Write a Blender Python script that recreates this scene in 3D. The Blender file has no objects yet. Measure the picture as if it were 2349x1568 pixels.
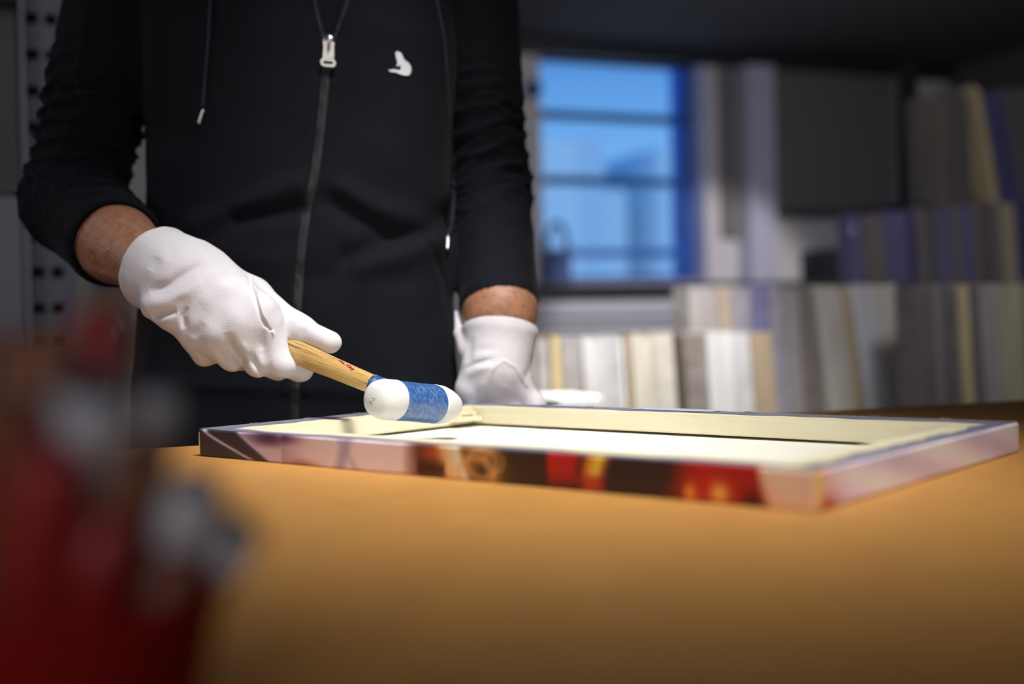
import bpy, bmesh, math, random
import numpy as np
from mathutils import Vector, Matrix
random.seed(7); np.random.seed(7)
SC = bpy.context.scene
COL = SC.collection
PI = math.pi

# ------------------------------------------------------------------ camera
TZ = 0.90                       # height of the table top
CAMH = 0.114                    # camera above the table top
F = 2349 * 42.0 / 36.0
PITCH, ROLL = 0.0152, 0.0215
_f = Vector((0, math.cos(PITCH), -math.sin(PITCH)))
_u0 = Vector((0, math.sin(PITCH), math.cos(PITCH)))
_r0 = Vector((1, 0, 0))
_r = _r0 * math.cos(ROLL) - _u0 * math.sin(ROLL)
_u = _r0 * math.sin(ROLL) + _u0 * math.cos(ROLL)
CAM = Vector((0, 0, TZ + CAMH))
cd = bpy.data.cameras.new('camera'); cam = bpy.data.objects.new('camera', cd); COL.objects.link(cam)
cam.matrix_world = Matrix(((_r.x, _u.x, -_f.x, CAM.x), (_r.y, _u.y, -_f.y, CAM.y), (_r.z, _u.z, -_f.z, CAM.z), (0, 0, 0, 1)))
cd.sensor_width = 36; cd.lens = 42; cd.clip_start = 0.02; cd.clip_end = 200
cd.dof.use_dof = True; cd.dof.focus_distance = 1.13; cd.dof.aperture_fstop = 2.1
SC.camera = cam
SC.view_settings.view_transform = 'Standard'; SC.view_settings.look = 'None'
SC.view_settings.gamma = 1; SC.view_settings.use_curve_mapping = False
SC.view_settings.exposure = 0.0

def ray(px, py):
    return (_f * F + _r * (px - 1174.5) + _u * (784 - py)).normalized()
def Q(px, py, D):
    """point of the place that stands at depth D (world y) along a sight line"""
    d = ray(px, py); return CAM + d * (D / d.y)
def QL(x): return Q(*x)

# room frame: u to the right, v away from the table
RA = math.radians(21)
def RM(u, v, z): return Vector((u * math.cos(RA) - v * math.sin(RA), u * math.sin(RA) + v * math.cos(RA), z))
def QV(px, py, v):
    """(u, z) where a sight line meets the room plane v = const"""
    d = ray(px, py); dv = -d.x * math.sin(RA) + d.y * math.cos(RA)
    p = CAM + d * (v / dv)
    return p.x * math.cos(RA) + p.y * math.sin(RA), p.z

# ------------------------------------------------------------------ world and lights
W = bpy.data.worlds.new('world'); SC.world = W; W.use_nodes = True
nt = W.node_tree; nt.nodes.clear()
wo = nt.nodes.new('ShaderNodeOutputWorld'); wb = nt.nodes.new('ShaderNodeBackground')
tc = nt.nodes.new('ShaderNodeTexCoord'); sx = nt.nodes.new('ShaderNodeSeparateXYZ'); cr = nt.nodes.new('ShaderNodeValToRGB')
nt.links.new(tc.outputs['Generated'], sx.inputs[0]); nt.links.new(sx.outputs['Z'], cr.inputs[0])
nt.links.new(cr.outputs[0], wb.inputs[0]); nt.links.new(wb.outputs[0], wo.inputs[0])
e = cr.color_ramp.elements
e[0].position = 0.0; e[0].color = (.44, .70, 1.0, 1)
e[1].position = 0.26; e[1].color = (.045, .22, .62, 1)
n_ = e.new(0.12); n_.color = (.21, .48, .90, 1)
wb.inputs[1].default_value = 1.12

def area(name, loc, target, sx_, sy_, power, color, spread=PI):
    l = bpy.data.lights.new(name, 'AREA'); l.shape = 'RECTANGLE'; l.size = sx_; l.size_y = sy_
    l.energy = power; l.color = color; l.spread = spread
    o = bpy.data.objects.new(name, l); COL.objects.link(o); o.location = loc
    o.rotation_euler = (Vector(target) - Vector(loc)).to_track_quat('-Z', 'Y').to_euler(); return o
def spot(name, loc, target, power, color, cone, blend, rad):
    l = bpy.data.lights.new(name, 'SPOT'); l.energy = power; l.color = color
    l.spot_size = math.radians(cone); l.spot_blend = blend; l.shadow_soft_size = rad
    o = bpy.data.objects.new(name, l); COL.objects.link(o); o.location = loc
    o.rotation_euler = (Vector(target) - Vector(loc)).to_track_quat('-Z', 'Y').to_euler(); return o
# pendant over the work table, a second one over the storage bench, and unseen fill lights added around them
spot('table_lamp_light', (0.34, 0.55, 2.15), (0.05, 0.91, 0.90), 104, (1.0, .97, .90), 41, 1.0, .24)
spot('glove_fill_light', (0.10, 0.74, 2.15), (-.09, 1.27, .94), 76, (1.0, .98, .98), 40, 1.0, .12)  # added spot that brightens the gloves, no lamp stands there
spot('bench_lamp_light', RM(1.0, 1.75, 2.2), RM(.98, 2.42, 0.78), 290, (1.0, .97, .92), 60, .8, .10)
spot('wall_lamp_light', RM(3.0, 3.9, 1.95), RM(3.35, 5.9, 0.88), 120, (1.0, .96, .96), 50, .3, .08)
spot('rack_fill_light', RM(1.2, .9, 1.9), RM(2.3, 2.8, 1.15), 42, (.95, .93, 1.0), 60, .8, .15)  # unseen fill added to lift the panels on the rack
area('camera_side_fill_light', (-.5, -2.0, 1.8), (-.1, .9, .95), 1.2, 1.3, 16, (.85, .88, 1.0))  # fill added behind the camera, the wall there has no window
area('back_wall_fill_light', RM(2.6, 3.4, 2.2), RM(3.2, 6.0, 1.5), .4, .4, 14, (.92, .92, 1.0))  # soft fill added to brighten the upper back wall
area('left_fill_light', RM(-1.6, 1.6, 2.2), RM(-1.6, 3.0, .9), .5, .5, 14, (.95, .95, 1.0))  # unseen fill added for the left background

# ------------------------------------------------------------------ materials
MATS = {}
def mat(name, col, rough=.6, metal=0, spec=.5, noise=None, bump=None, coat=0, trans=0, emit=None, wood=None, var=None, sss=0, sheen=0):
    """principled material; noise=(scale, strength to darker/lighter, second colour), bump=(scale, strength)"""
    if name in MATS: return MATS[name]
    m = bpy.data.materials.new(name); m.use_nodes = True; t = m.node_tree; b = t.nodes['Principled BSDF']
    b.inputs['Base Color'].default_value = (*col, 1); b.inputs['Roughness'].default_value = rough
    b.inputs['Metallic'].default_value = metal; b.inputs['Specular IOR Level'].default_value = spec
    b.inputs['Coat Weight'].default_value = coat; b.inputs['Transmission Weight'].default_value = trans
    if sheen: b.inputs['Sheen Weight'].default_value = sheen; b.inputs['Sheen Roughness'].default_value = .4
    if sss: b.inputs['Subsurface Weight'].default_value = sss; b.inputs['Subsurface Scale'].default_value = .01
    tc = t.nodes.new('ShaderNodeTexCoord'); L = t.links.new
    if noise:
        sc, c2, lo, hi = noise[:4]
        mp = t.nodes.new('ShaderNodeMapping'); L(tc.outputs['Object'], mp.inputs[0])
        if len(noise) > 4: mp.inputs['Scale'].default_value = noise[4]
        n = t.nodes.new('ShaderNodeTexNoise'); n.inputs['Scale'].default_value = sc; n.inputs['Detail'].default_value = 5
        L(mp.outputs[0], n.inputs['Vector'])
        r = t.nodes.new('ShaderNodeValToRGB'); r.color_ramp.elements[0].position = lo; r.color_ramp.elements[1].position = hi
        r.color_ramp.elements[0].color = (*col, 1); r.color_ramp.elements[1].color = (*c2, 1)
        L(n.outputs[0], r.inputs[0]); L(r.outputs[0], b.inputs['Base Color'])
    if bump:
        n = t.nodes.new('ShaderNodeTexNoise'); n.inputs['Scale'].default_value = bump[0]; n.inputs['Detail'].default_value = 4
        mp = t.nodes.new('ShaderNodeMapping'); L(tc.outputs['Object'], mp.inputs[0])
        if len(bump) > 2: mp.inputs['Scale'].default_value = bump[2]
        L(mp.outputs[0], n.inputs['Vector'])
        bp = t.nodes.new('ShaderNodeBump'); bp.inputs['Strength'].default_value = bump[1]; bp.inputs['Distance'].default_value = .002
        L(n.outputs[0], bp.inputs['Height']); L(bp.outputs[0], b.inputs['Normal'])
    MATS[name] = m; return m

M_table = mat('orange_linoleum', (.53, .255, .062), .62, noise=(35, (.58, .285, .074), .35, .7), bump=(900, .12), spec=.35)
M_wood = mat('pale_pine', (.84, .78, .57), .5, noise=(3, (.80, .73, .51), .4, .65, (2, 2, 40)), bump=(60, .04))
M_canvas_back = mat('primed_canvas_back', (.82, .80, .71), .8, bump=(700, .3))
M_fold = mat('folded_canvas_grey', (.17, .17, .235), .6, noise=(25, (.22, .22, .29), .35, .7), bump=(300, .3))
M_tape = mat('clear_white_tape', (.62, .64, .78), .25)
M_hood = mat('black_navy_fleece', (.0042, .0050, .0088), .85, bump=(850, .35), spec=.2, sheen=.03, noise=(14, (.0065, .0075, .012), .3, .7))
M_zip = mat('black_zip_tape', (.009, .009, .011), .5, bump=(2200, .4))
M_cord = mat('navy_cord', (.010, .012, .024), .7)
M_pull = mat('off_white_rubber_pull', (.86, .85, .78), .4)
M_metal = mat('bright_metal', (.62, .62, .64), .28, metal=1, noise=(200, (.45, .45, .48), .4, .6))
M_logo = mat('white_embroidery', (.86, .86, .88), .7)
M_skin = mat('tanned_skin', (.46, .225, .13), .42, noise=(130, (.30, .12, .065), .42, .75), bump=(420, .45), sss=.08, spec=.5)
M_glove = mat('white_cotton_glove', (.74, .71, .745), .95, bump=(900, .35), spec=.15, sheen=.25, noise=(60, (.78, .75, .785), .35, .7))
M_trouser = mat('charcoal_trousers', (.018, .018, .022), .9, bump=(500, .4))
M_hair = mat('brown_hair', (.05, .03, .02), .7)
M_shoe = mat('black_leather', (.015, .015, .015), .4)
M_handle = mat('varnished_ash', (.66, .43, .15), .28, coat=.5, noise=(9, (.22, .09, .025), .56, .74, (2.5, 40, 40)), bump=(60, .6, (2, 20, 20)))
M_blue = mat('chipped_blue_enamel', (.025, .095, .30), .34, noise=(260, (.11, .21, .40), .44, .68), bump=(330, .8), coat=.3)
M_nylon = mat('white_nylon', (.73, .73, .72), .42, sss=.25, noise=(40, (.74, .74, .72), .55, .75), bump=(120, .08))
M_mark = mat('red_stamp_ink', (.42, .015, .015), .5)
M_mark2 = mat('faded_red_stamp_ink', (.42, .14, .05), .5)
M_pit = mat('dented_nylon', (.42, .42, .38), .8)
M_redplastic = mat('red_plastic', (.30, .008, .008), .75, spec=.15)
M_brown = mat('red_brown_lacquer', (.20, .055, .022), .4)
M_tan = mat('worn_brown_wood', (.30, .11, .045), .5)
M_redh = mat('red_lacquer', (.36, .02, .02), .4)
M_bristle = mat('dark_bristles', (.05, .05, .07), .8, bump=(400, .8, (1, 1, .05)))
M_ferr = mat('brushed_ferrule', (.56, .53, .53), .6, metal=.1)
M_wall = mat('grey_white_plaster', (.52, .49, .50), .9, bump=(80, .1))
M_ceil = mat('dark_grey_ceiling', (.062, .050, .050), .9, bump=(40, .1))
M_floor = mat('grey_floor', (.16, .15, .15), .6, noise=(4, (.12, .11, .11), .3, .7))
M_shadowgap = mat('shadow_gap_black', (.012, .013, .018), .6)
M_wframe = mat('blue_window_frame', (.012, .06, .30), .4)
M_board = mat('brown_grey_pinboard', (.115, .10, .098), .9, noise=(30, (.13, .115, .115), .3, .7))
M_pillar = mat('lilac_grey_paint', (.40, .39, .50), .7)
M_black = mat('matt_black', (.012, .012, .014), .7)
M_rack = mat('dark_rack_metal', (.02, .02, .023), .5, metal=.3)
M_perf = mat('grey_perforated_steel', (.20, .20, .235), .5, metal=.2)
M_cab = mat('dark_grey_cabinet', (.10, .095, .10), .6)
M_radi = mat('pale_grey_radiator', (.52, .52, .58), .5)
M_rdark = mat('radiator_gap_grey', (.20, .20, .23), .6)
M_white = mat('white_paper', (.70, .70, .66), .9, bump=(40, .6, (1, 1, 12)))
M_beige = mat('beige_card', (.42, .37, .29), .8)
M_ext = mat('pale_rendered_facade', (.85, .88, .92), .9)

def glass_mat(name, tint, alpha=.9, rough=.03):
    m = bpy.data.materials.new(name); m.use_nodes = True; t = m.node_tree; t.nodes.clear()
    o = t.nodes.new('ShaderNodeOutputMaterial'); mx = t.nodes.new('ShaderNodeMixShader')
    tr = t.nodes.new('ShaderNodeBsdfTransparent'); gl = t.nodes.new('ShaderNodeBsdfGlossy')
    tr.inputs[0].default_value = (*tint, 1); gl.inputs['Roughness'].default_value = rough
    mx.inputs[0].default_value = 1 - alpha
    t.links.new(tr.outputs[0], mx.inputs[1]); t.links.new(gl.outputs[0], mx.inputs[2]); t.links.new(mx.outputs[0], o.inputs[0])
    MATS[name] = m; return m
M_glass = glass_mat('window_glass', (.93, .97, 1), .95)
def film_mat(name, col, alpha, rough):
    m = bpy.data.materials.new(name); m.use_nodes = True; t = m.node_tree; b = t.nodes['Principled BSDF']
    b.inputs['Base Color'].default_value = (*col, 1); b.inputs['Roughness'].default_value = rough; b.inputs['Alpha'].default_value = alpha
    b.inputs['Specular IOR Level'].default_value = 1.0
    n = t.nodes.new('ShaderNodeTexNoise'); n.inputs['Scale'].default_value = 18; tc = t.nodes.new('ShaderNodeTexCoord')
    t.links.new(tc.outputs['Object'], n.inputs['Vector'])
    bp = t.nodes.new('ShaderNodeBump'); bp.inputs['Strength'].default_value = .8; bp.inputs['Distance'].default_value = .02
    t.links.new(n.outputs[0], bp.inputs['Height']); t.links.new(bp.outputs[0], b.inputs['Normal'])
    MATS[name] = m; return m
M_film = film_mat('clear_packing_film', (.60, .58, .62), .16, .16)
M_sheenfilm = film_mat('film_painted_blue_sheen', (.18, .19, .50), .40, .18)  # blue reflections on the film are put into its colour

# ------------------------------------------------------------------ object helpers
def tag(o, label=None, cat=None, group=None, kind=None):
    if label: o['label'] = label
    if cat: o['category'] = cat
    if group: o['group'] = group
    if kind: o['kind'] = kind
    return o
def empty(name, loc, label, cat, group=None, rz=0):
    o = bpy.data.objects.new(name, None); COL.objects.link(o); o.location = loc; o.rotation_euler = (0, 0, rz)
    o.empty_display_size = .05
    bpy.context.view_layer.update()
    return tag(o, label, cat, group)
def link(name, me, m, parent=None, smooth=False):
    o = bpy.data.objects.new(name, me); COL.objects.link(o)
    if m is not None: me.materials.append(m)
    if smooth: me.polygons.foreach_set('use_smooth', [True] * len(me.polygons))
    if parent is not None:
        o.parent = parent; bpy.context.view_layer.update(); o.matrix_parent_inverse = parent.matrix_world.inverted()
    return o
def from_pd(name, v, f, m, parent=None, smooth=False):
    me = bpy.data.meshes.new(name); me.from_pydata([tuple(x) for x in v], [], f); me.update()
    return link(name, me, m, parent, smooth)
class MB:
    """collects pieces of ONE mesh"""
    def __init__(s): s.bm = bmesh.new()
    def box(s, lo, hi, M=None, bevel=0):
        r = bmesh.ops.create_cube(s.bm, size=1)
        c = (Vector(lo) + Vector(hi)) / 2; d = Vector(hi) - Vector(lo)
        for v in r['verts']: v.co = Vector((v.co.x * d.x, v.co.y * d.y, v.co.z * d.z)) + c
        if bevel:
            es = list({e for v in r['verts'] for e in v.link_edges})
            vs = bmesh.ops.bevel(s.bm, geom=es, offset=bevel, segments=2, affect='EDGES', profile=.5)['verts']
            vs = list({v for f in s.bm.faces for v in f.verts if v in set(vs)}) if False else vs
            if M is not None:
                bmesh.ops.transform(s.bm, matrix=M, verts=vs)
            return s
        if M is not None: bmesh.ops.transform(s.bm, matrix=M, verts=r['verts'])
        return s
    def tube(s, pts, rad, n=12, cap=True, flat=1.0):
        pts = [Vector(p) for p in pts]
        rs = rad if isinstance(rad, (list, tuple)) else [rad] * len(pts)
        rings = []; prev = None
        for i, p in enumerate(pts):
            t = (pts[min(i + 1, len(pts) - 1)] - pts[max(i - 1, 0)]).normalized()
            a = prev if prev is not None else (Vector((0, 0, 1)) if abs(t.z) < .9 else Vector((1, 0, 0)))
            x = (a - t * a.dot(t)).normalized(); prev = x; y = t.cross(x)
            rings.append([s.bm.verts.new(p + x * math.cos(2 * PI * k / n) * rs[i] + y * math.sin(2 * PI * k / n) * rs[i] * flat) for k in range(n)])
        for A, B in zip(rings, rings[1:]):
            for k in range(n): s.bm.faces.new((A[k], A[(k + 1) % n], B[(k + 1) % n], B[k]))
        if cap:
            s.bm.faces.new(rings[0][::-1]); s.bm.faces.new(rings[-1])
        return s
    def prism(s, poly, off):
        """poly: 3D loop, off: extrusion vector"""
        a = [s.bm.verts.new(p) for p in poly]; b = [s.bm.verts.new(Vector(p) + Vector(off)) for p in poly]; n = len(a)
        s.bm.faces.new(a); s.bm.faces.new(b[::-1])
        for i in range(n): s.bm.faces.new((a[i], b[i], b[(i + 1) % n], a[(i + 1) % n]))
        return s
    def ring(s, outer, inner, off):
        n = len(outer); O = [s.bm.verts.new(p) for p in outer]; I = [s.bm.verts.new(p) for p in inner]
        O2 = [s.bm.verts.new(Vector(p) + Vector(off)) for p in outer]; I2 = [s.bm.verts.new(Vector(p) + Vector(off)) for p in inner]
        for i in range(n):
            j = (i + 1) % n
            s.bm.faces.new((O[i], O[j], I[j], I[i])); s.bm.faces.new((O2[j], O2[i], I2[i], I2[j]))
            s.bm.faces.new((O[j], O[i], O2[i], O2[j])); s.bm.faces.new((I[i], I[j], I2[j], I2[i]))
        return s
    def build(s, name, m, parent=None, smooth=False):
        bmesh.ops.recalc_face_normals(s.bm, faces=s.bm.faces)
        me = bpy.data.meshes.new(name); s.bm.to_mesh(me); s.bm.free(); return link(name, me, m, parent, smooth)
def lathe(axis_o, axis_d, prof, n=48):
    """profile [(s, r)] revolved about a 3D axis"""
    d = Vector(axis_d).normalized(); a = Vector((0, 0, 1)) if abs(d.z) < .95 else Vector((1, 0, 0)); x = (a - d * a.dot(d)).normalized(); y = d.cross(x)
    V = []; Fc = []
    for s_, r in prof:
        for k in range(n):
            V.append(Vector(axis_o) + d * s_ + (x * math.cos(2 * PI * k / n) + y * math.sin(2 * PI * k / n)) * max(r, 1e-5))
    for i in range(len(prof) - 1):
        for k in range(n): Fc.append((i * n + k, i * n + (k + 1) % n, (i + 1) * n + (k + 1) % n, (i + 1) * n + k))
    Fc.append(tuple(range(n))[::-1]); Fc.append(tuple((len(prof) - 1) * n + k for k in range(n)))
    return V, Fc
RMAT = Matrix.Rotation(RA, 4, 'Z')
def rbox(name, u0, u1, v0, v1, z0, z1, m, parent=None, bevel=0):
    return MB().box((u0, v0, z0), (u1, v1, z1), RMAT, bevel).build(name, m, parent)

# ------------------------------------------------------------------ signed-distance modelling
def npv(p): return np.array([p[0], p[1], p[2]], np.float64)
def cap(P, a, b, r1, r2, flat=None, fs=1.0):
    a = npv(a); b = npv(b); X = P - a; ba = b - a
    h = np.clip(X @ ba / (ba @ ba), 0, 1)
    X = X - h[:, None] * ba
    if flat is not None:
        n = npv(flat); n = n / np.linalg.norm(n); q = X @ n
        X = X + (fs - 1) * q[:, None] * n
    return np.sqrt((X * X).sum(1)) - (r1 + (r2 - r1) * h)
def ellp(P, c, r):
    c = npv(c); r = npv(r); X = P - c
    k0 = np.sqrt(((X / r) ** 2).sum(1)); k1 = np.sqrt(((X / (r * r)) ** 2).sum(1)) + 1e-9
    return k0 * (k0 - 1) / k1
def smin(a, b, k):
    h = np.maximum(k - np.abs(a - b), 0) / k
    return np.minimum(a, b) - h * h * k * .25
def smax(a, b, k): return -smin(-a, -b, k)
def fold(P, pts, w, amp, plane=None):
    """ridge (amp>0) or valley (amp<0) along a 3D polyline, to be subtracted from a distance"""
    best = None
    for a, b in zip(pts, pts[1:]):
        a = npv(a); b = npv(b); ba = b - a; X = P - a
        if plane: X = X * np.array([1, 0, 1]); ba = ba * np.array([1, 0, 1])
        h = np.clip(X @ ba / (ba @ ba), 0, 1); d = ((X - h[:, None] * ba) ** 2).sum(1)
        best = d if best is None else np.minimum(best, d)
    r = amp * np.exp(-best / (w * w))
    if plane: r = r * (P[:, 1] < plane)
    return r
def sfold(P, pts, w, amp, ymax, ref):
    """ridge or valley drawn on the side of a surface turned to the front; w in sight-line units at depth ref"""
    X = P - npv(CAM); dz = X @ npv(_f); U = np.stack([1174.5 + F * (X @ npv(_r)) / dz, 784 - F * (X @ npv(_u)) / dz], 1)
    best = None; ll = [math.dist(a, b) for a, b in zip(pts, pts[1:])]; LT = sum(ll); c0 = 0
    for (a, b), l_ in zip(zip(pts, pts[1:]), ll):
        a = np.array(a, float); ba = np.array(b, float) - a; V = U - a; h = np.clip(V @ ba / (ba @ ba), 0, 1)
        d = ((V - h[:, None] * ba) ** 2).sum(1); t = (c0 + h * l_) / LT; c0 += l_
        if best is None: best, tt = d, t
        else: tt = np.where(d < best, t, tt); best = np.minimum(best, d)
    tp = np.clip(np.sin(PI * np.clip(tt, 0.02, .98)), 0, 1) ** .7 if w > 4 else 1.0
    if w > 4: w = w * 1.3; amp = amp * .95
    return amp * tp * np.exp(-best / (w * w)) / (1 + np.exp((P[:, 1] - ymax) / .004))
def wob(P, s, ph=0):
    return (np.sin(P[:, 0] * s + 1.3 + ph) * np.sin(P[:, 1] * s * 1.17 + .5 + ph * 2) + np.sin(P[:, 2] * s * .93 + P[:, 0] * s * .5 + ph)) * .5
def rings(P, a, b, lam, amp, s0, s1, skew, ph=0, width=.02):
    """bunched cloth rings round a limb axis"""
    a = npv(a); b = npv(b); d = (b - a) / np.linalg.norm(b - a)
    s = (P - a) @ d; t = s + (P - a) @ npv(skew) + .008 * wob(P, 38, ph) + .004 * wob(P, 90, ph + 1)
    env = 1 / (1 + np.exp(-(s - s0) / width)) / (1 + np.exp((s - s1) / width))
    env = env * (.65 + .35 * wob(P, 30, ph + 3))
    w = np.sin(2 * PI * t / lam + ph)
    return amp * env * (1 - 2 * np.abs(w) ** .7 * .9)
def sdf_object(name, f, lo, hi, res, m, parent, B=8):
    lo = npv(lo); hi = npv(hi); nb = np.ceil((hi - lo) / (res * B)).astype(int)
    g = [lo[i] + (np.arange(nb[i]) + .5) * B * res - res * .5 for i in range(3)]
    C = np.stack(np.meshgrid(*g, indexing='ij'), -1).reshape(-1, 3)
    d = f(C); n = nb * B
    S = d.reshape(nb); Fd = np.repeat(np.repeat(np.repeat(np.where(S > 0, 1., -1.).astype(np.float32), B, 0), B, 1), B, 2)
    act = np.argwhere((np.abs(S) < B * res * 1.5 + .004))
    o = np.stack(np.meshgrid(*[np.arange(B)] * 3, indexing='ij'), -1).reshape(-1, 3)
    for i in range(0, len(act), 1500):
        ix = (act[i:i + 1500, None, :] * B + o[None]).reshape(-1, 3)
        Fd[ix[:, 0], ix[:, 1], ix[:, 2]] = f(lo + ix * res)
    s = Fd < 0
    c = s[:-1, :-1, :-1].astype(np.int8); c = c * 0
    for dx in (0, 1):
        for dy in (0, 1):
            for dz in (0, 1): c += s[dx:n[0] - 1 + dx, dy:n[1] - 1 + dy, dz:n[2] - 1 + dz]
    mix = (c > 0) & (c < 8); idx = np.argwhere(mix); vid = -np.ones(mix.shape, np.int64); vid[mix] = np.arange(len(idx))
    acc = np.zeros((len(idx), 3)); cnt = np.zeros(len(idx))
    cor = [(x, y, z) for x in (0, 1) for y in (0, 1) for z in (0, 1)]
    for p in cor:
        for ax in range(3):
            if p[ax]: continue
            q = list(p); q[ax] = 1
            a = Fd[idx[:, 0] + p[0], idx[:, 1] + p[1], idx[:, 2] + p[2]].astype(float)
            b = Fd[idx[:, 0] + q[0], idx[:, 1] + q[1], idx[:, 2] + q[2]].astype(float)
            k = (a < 0) != (b < 0); t = np.where(k, a / np.where(k, a - b, 1), 0)
            pt = np.array(p, float)[None].repeat(len(idx), 0); pt[:, ax] += t
            acc[k] += pt[k]; cnt[k] += 1
    V = lo + (idx + acc / cnt[:, None]) * res
    ep = res * .5
    d0 = f(V); G = np.stack([(f(V + np.eye(3)[i] * ep) - d0) / ep for i in range(3)], 1)
    gl = np.maximum((G * G).sum(1), .2); st = np.clip(d0 / gl, -res * .5, res * .5); V = V - G * st[:, None] * .8
    quads = []
    for ax in range(3):
        A = [slice(None)] * 3; Bq = [slice(None)] * 3; A[ax] = slice(0, n[ax] - 1); Bq[ax] = slice(1, n[ax])
        ch = np.argwhere(s[tuple(A)] != s[tuple(Bq)])
        u, w = (ax + 1) % 3, (ax + 2) % 3
        ch = ch[(ch[:, u] > 0) & (ch[:, w] > 0) & (ch[:, u] < n[u] - 1) & (ch[:, w] < n[w] - 1)]
        def at(du, dw):
            e_ = ch.copy(); e_[:, u] -= du; e_[:, w] -= dw; return vid[e_[:, 0], e_[:, 1], e_[:, 2]]
        q = np.stack([at(1, 1), at(0, 1), at(0, 0), at(1, 0)], 1)
        ins = s[ch[:, 0], ch[:, 1], ch[:, 2]]; q[~ins] = q[~ins][:, ::-1]; quads.append(q)
    q = np.concatenate(quads); q = q[(q >= 0).all(1)]
    me = bpy.data.meshes.new(name); me.vertices.add(len(V)); me.vertices.foreach_set('co', V.ravel().astype(np.float32))
    me.loops.add(len(q) * 4); me.loops.foreach_set('vertex_index', q.ravel().astype(np.int32))
    me.polygons.add(len(q)); me.polygons.foreach_set('loop_start', (np.arange(len(q)) * 4).astype(np.int32))
    me.update(calc_edges=True); me.validate()
    return link(name, me, m, parent, True)
def hit(f, px, py, D0=.9, D1=1.7):
    """first point of a surface along a sight line"""
    d = ray(px, py); t = np.linspace(D0, D1, 900); P = np.array([npv(CAM + d * (k / d.y)) for k in t]); v = f(P)
    k = np.argmax(v < 0)
    return Vector(P[k]) if v[k] < 0 else None

# ------------------------------------------------------------------ room shell
VW = 6.0; UR = QV(2175, 165, VW)[0]; ZC = QV(1700, 128, VW)[1]; UL = -3.2; VN = -2.6
def struct(o, lab=None): o['kind'] = 'structure'; return o
wl, _ = QV(1243, 400, VW); wr, _ = QV(1611, 400, VW); _, wt = QV(1240, 112, VW); _, wbm = QV(1300, 645, VW)
struct(rbox('floor', UL, UR, VN, VW, -.1, 0, M_floor))
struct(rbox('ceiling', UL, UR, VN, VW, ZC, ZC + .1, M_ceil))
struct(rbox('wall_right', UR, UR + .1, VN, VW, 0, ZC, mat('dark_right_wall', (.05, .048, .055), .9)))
struct(rbox('wall_left', UL - .1, UL, VN, VW, 0, ZC, M_wall))
struct(rbox('wall_front', UL, UR, VN - .1, VN, 0, ZC, M_wall))
g = MB()
for a, b, c, d in ((UL, wl, 0, ZC), (wr, UR, 0, ZC), (wl, wr, 0, wbm), (wl, wr, wt, ZC)):
    g.box((a, VW, c), (b, VW + .22, d), RMAT)
struct(g.build('wall_back', M_wall))
struct(rbox('shadow_gap_strip', UL, UR, VW - .06, VW - .001, ZC - .075, ZC - .001, M_shadowgap))  # dark strip painted in for the shadow gap under the ceiling
# window: blue frame, glazing bars, panes
wn = MB()
fv = VW + .10
for a, b, c, d in ((wl, wl + .03, wbm, wt), (wr - .05, wr, wbm, wt), (wl, wr, wbm, wbm + .03), (wl, wr, wt - .04, wt)):
    wn.box((a, fv, c), (b, fv + .06, d), RMAT)
ur2 = QV(1548, 400, VW + .7)[0]
wo_ = struct(wn.build('window_1', M_wframe))
wm = MB()
for yy in (264, 411, 576):
    z = QV(1400, yy + 4, fv)[1]; wm.box((wl + .03, fv + .005, z - .023), (wr - .05, fv + .055, z + .023), RMAT)
wm.build('glazing_bar', mat('blue_glazing_bar', (.02, .10, .40), .4), wo_)
rbox('window_pane', wl + .03, wr - .05, fv + .025, fv + .03, wbm + .03, wt - .04, M_glass, wo_)
rbox('window_sill', wl - .1, wr + .9, VW - .14, VW - .001, wbm - .075, wbm - .012, mat('grey_sill', (.10, .10, .12), .5), wo_)
rbox('window_reveal', wr - .001, wr + .012, VW - .03, VW + .1, wbm, wt, M_pillar, wo_)
# beyond the window: a blue shaded pier of the facade and a pale building
zf = 0
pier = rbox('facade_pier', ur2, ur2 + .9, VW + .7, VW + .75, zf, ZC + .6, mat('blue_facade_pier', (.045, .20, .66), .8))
tag(pier, 'deep blue facade pier outside the right side of the window', 'pier')
bl = empty('building', RM(2.0, 30, 0), 'pale blue building far away behind the window', 'building')
def extb(name, x0, x1, ytop, m, v=30.0, dv=0):
    a = QV(x0, 500, v)[0]; b = QV(x1, 500, v)[0]; z = QV((x0 + x1) / 2, ytop, v)[1]
    return rbox(name, a, b, v + dv, v + 6, 0, z, m, bl)
extb('wall_block', 1235, 1330, 322, M_ext); extb('wall_block', 1330, 1400, 316, mat('pale_facade_two', (.72, .80, .88), .9), dv=.3)
extb('wall_block', 1400, 1460, 430, mat('pale_facade_three', (.84, .88, .92), .9), dv=.6)
extb('wall_block', 1520, 1600, 335, mat('pale_facade_four', (.78, .84, .9), .9), dv=.2)
# padlock-shaped lamp on the sill
u0, z0 = QV(1250, 618, VW - .08); u1, z1 = QV(1305, 575, VW - .08)
lam = empty('desk_lamp', RM((u0 + u1) / 2, VW - .09, wbm - .012), 'dark blue lamp with a curved neck in the lower left corner of the window', 'lamp')
MB().box((u0, VW - .12, wbm - .012), (u1, VW - .05, z1), RMAT, .01).build('base', mat('dark_blue_lamp', (.03, .07, .25), .5), lam)
arc = []
for k in range(13):
    a = PI * (.02 + .95 * k / 12); uc = (u0 + u1) / 2
    zc = z1; arc.append(RM(uc + math.cos(a) * (u1 - u0) * .42, VW - .085, zc + math.sin(a) * .15))
MB().tube(arc, .014, 8).build('neck', MATS['dark_blue_lamp'], lam, True)
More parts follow.
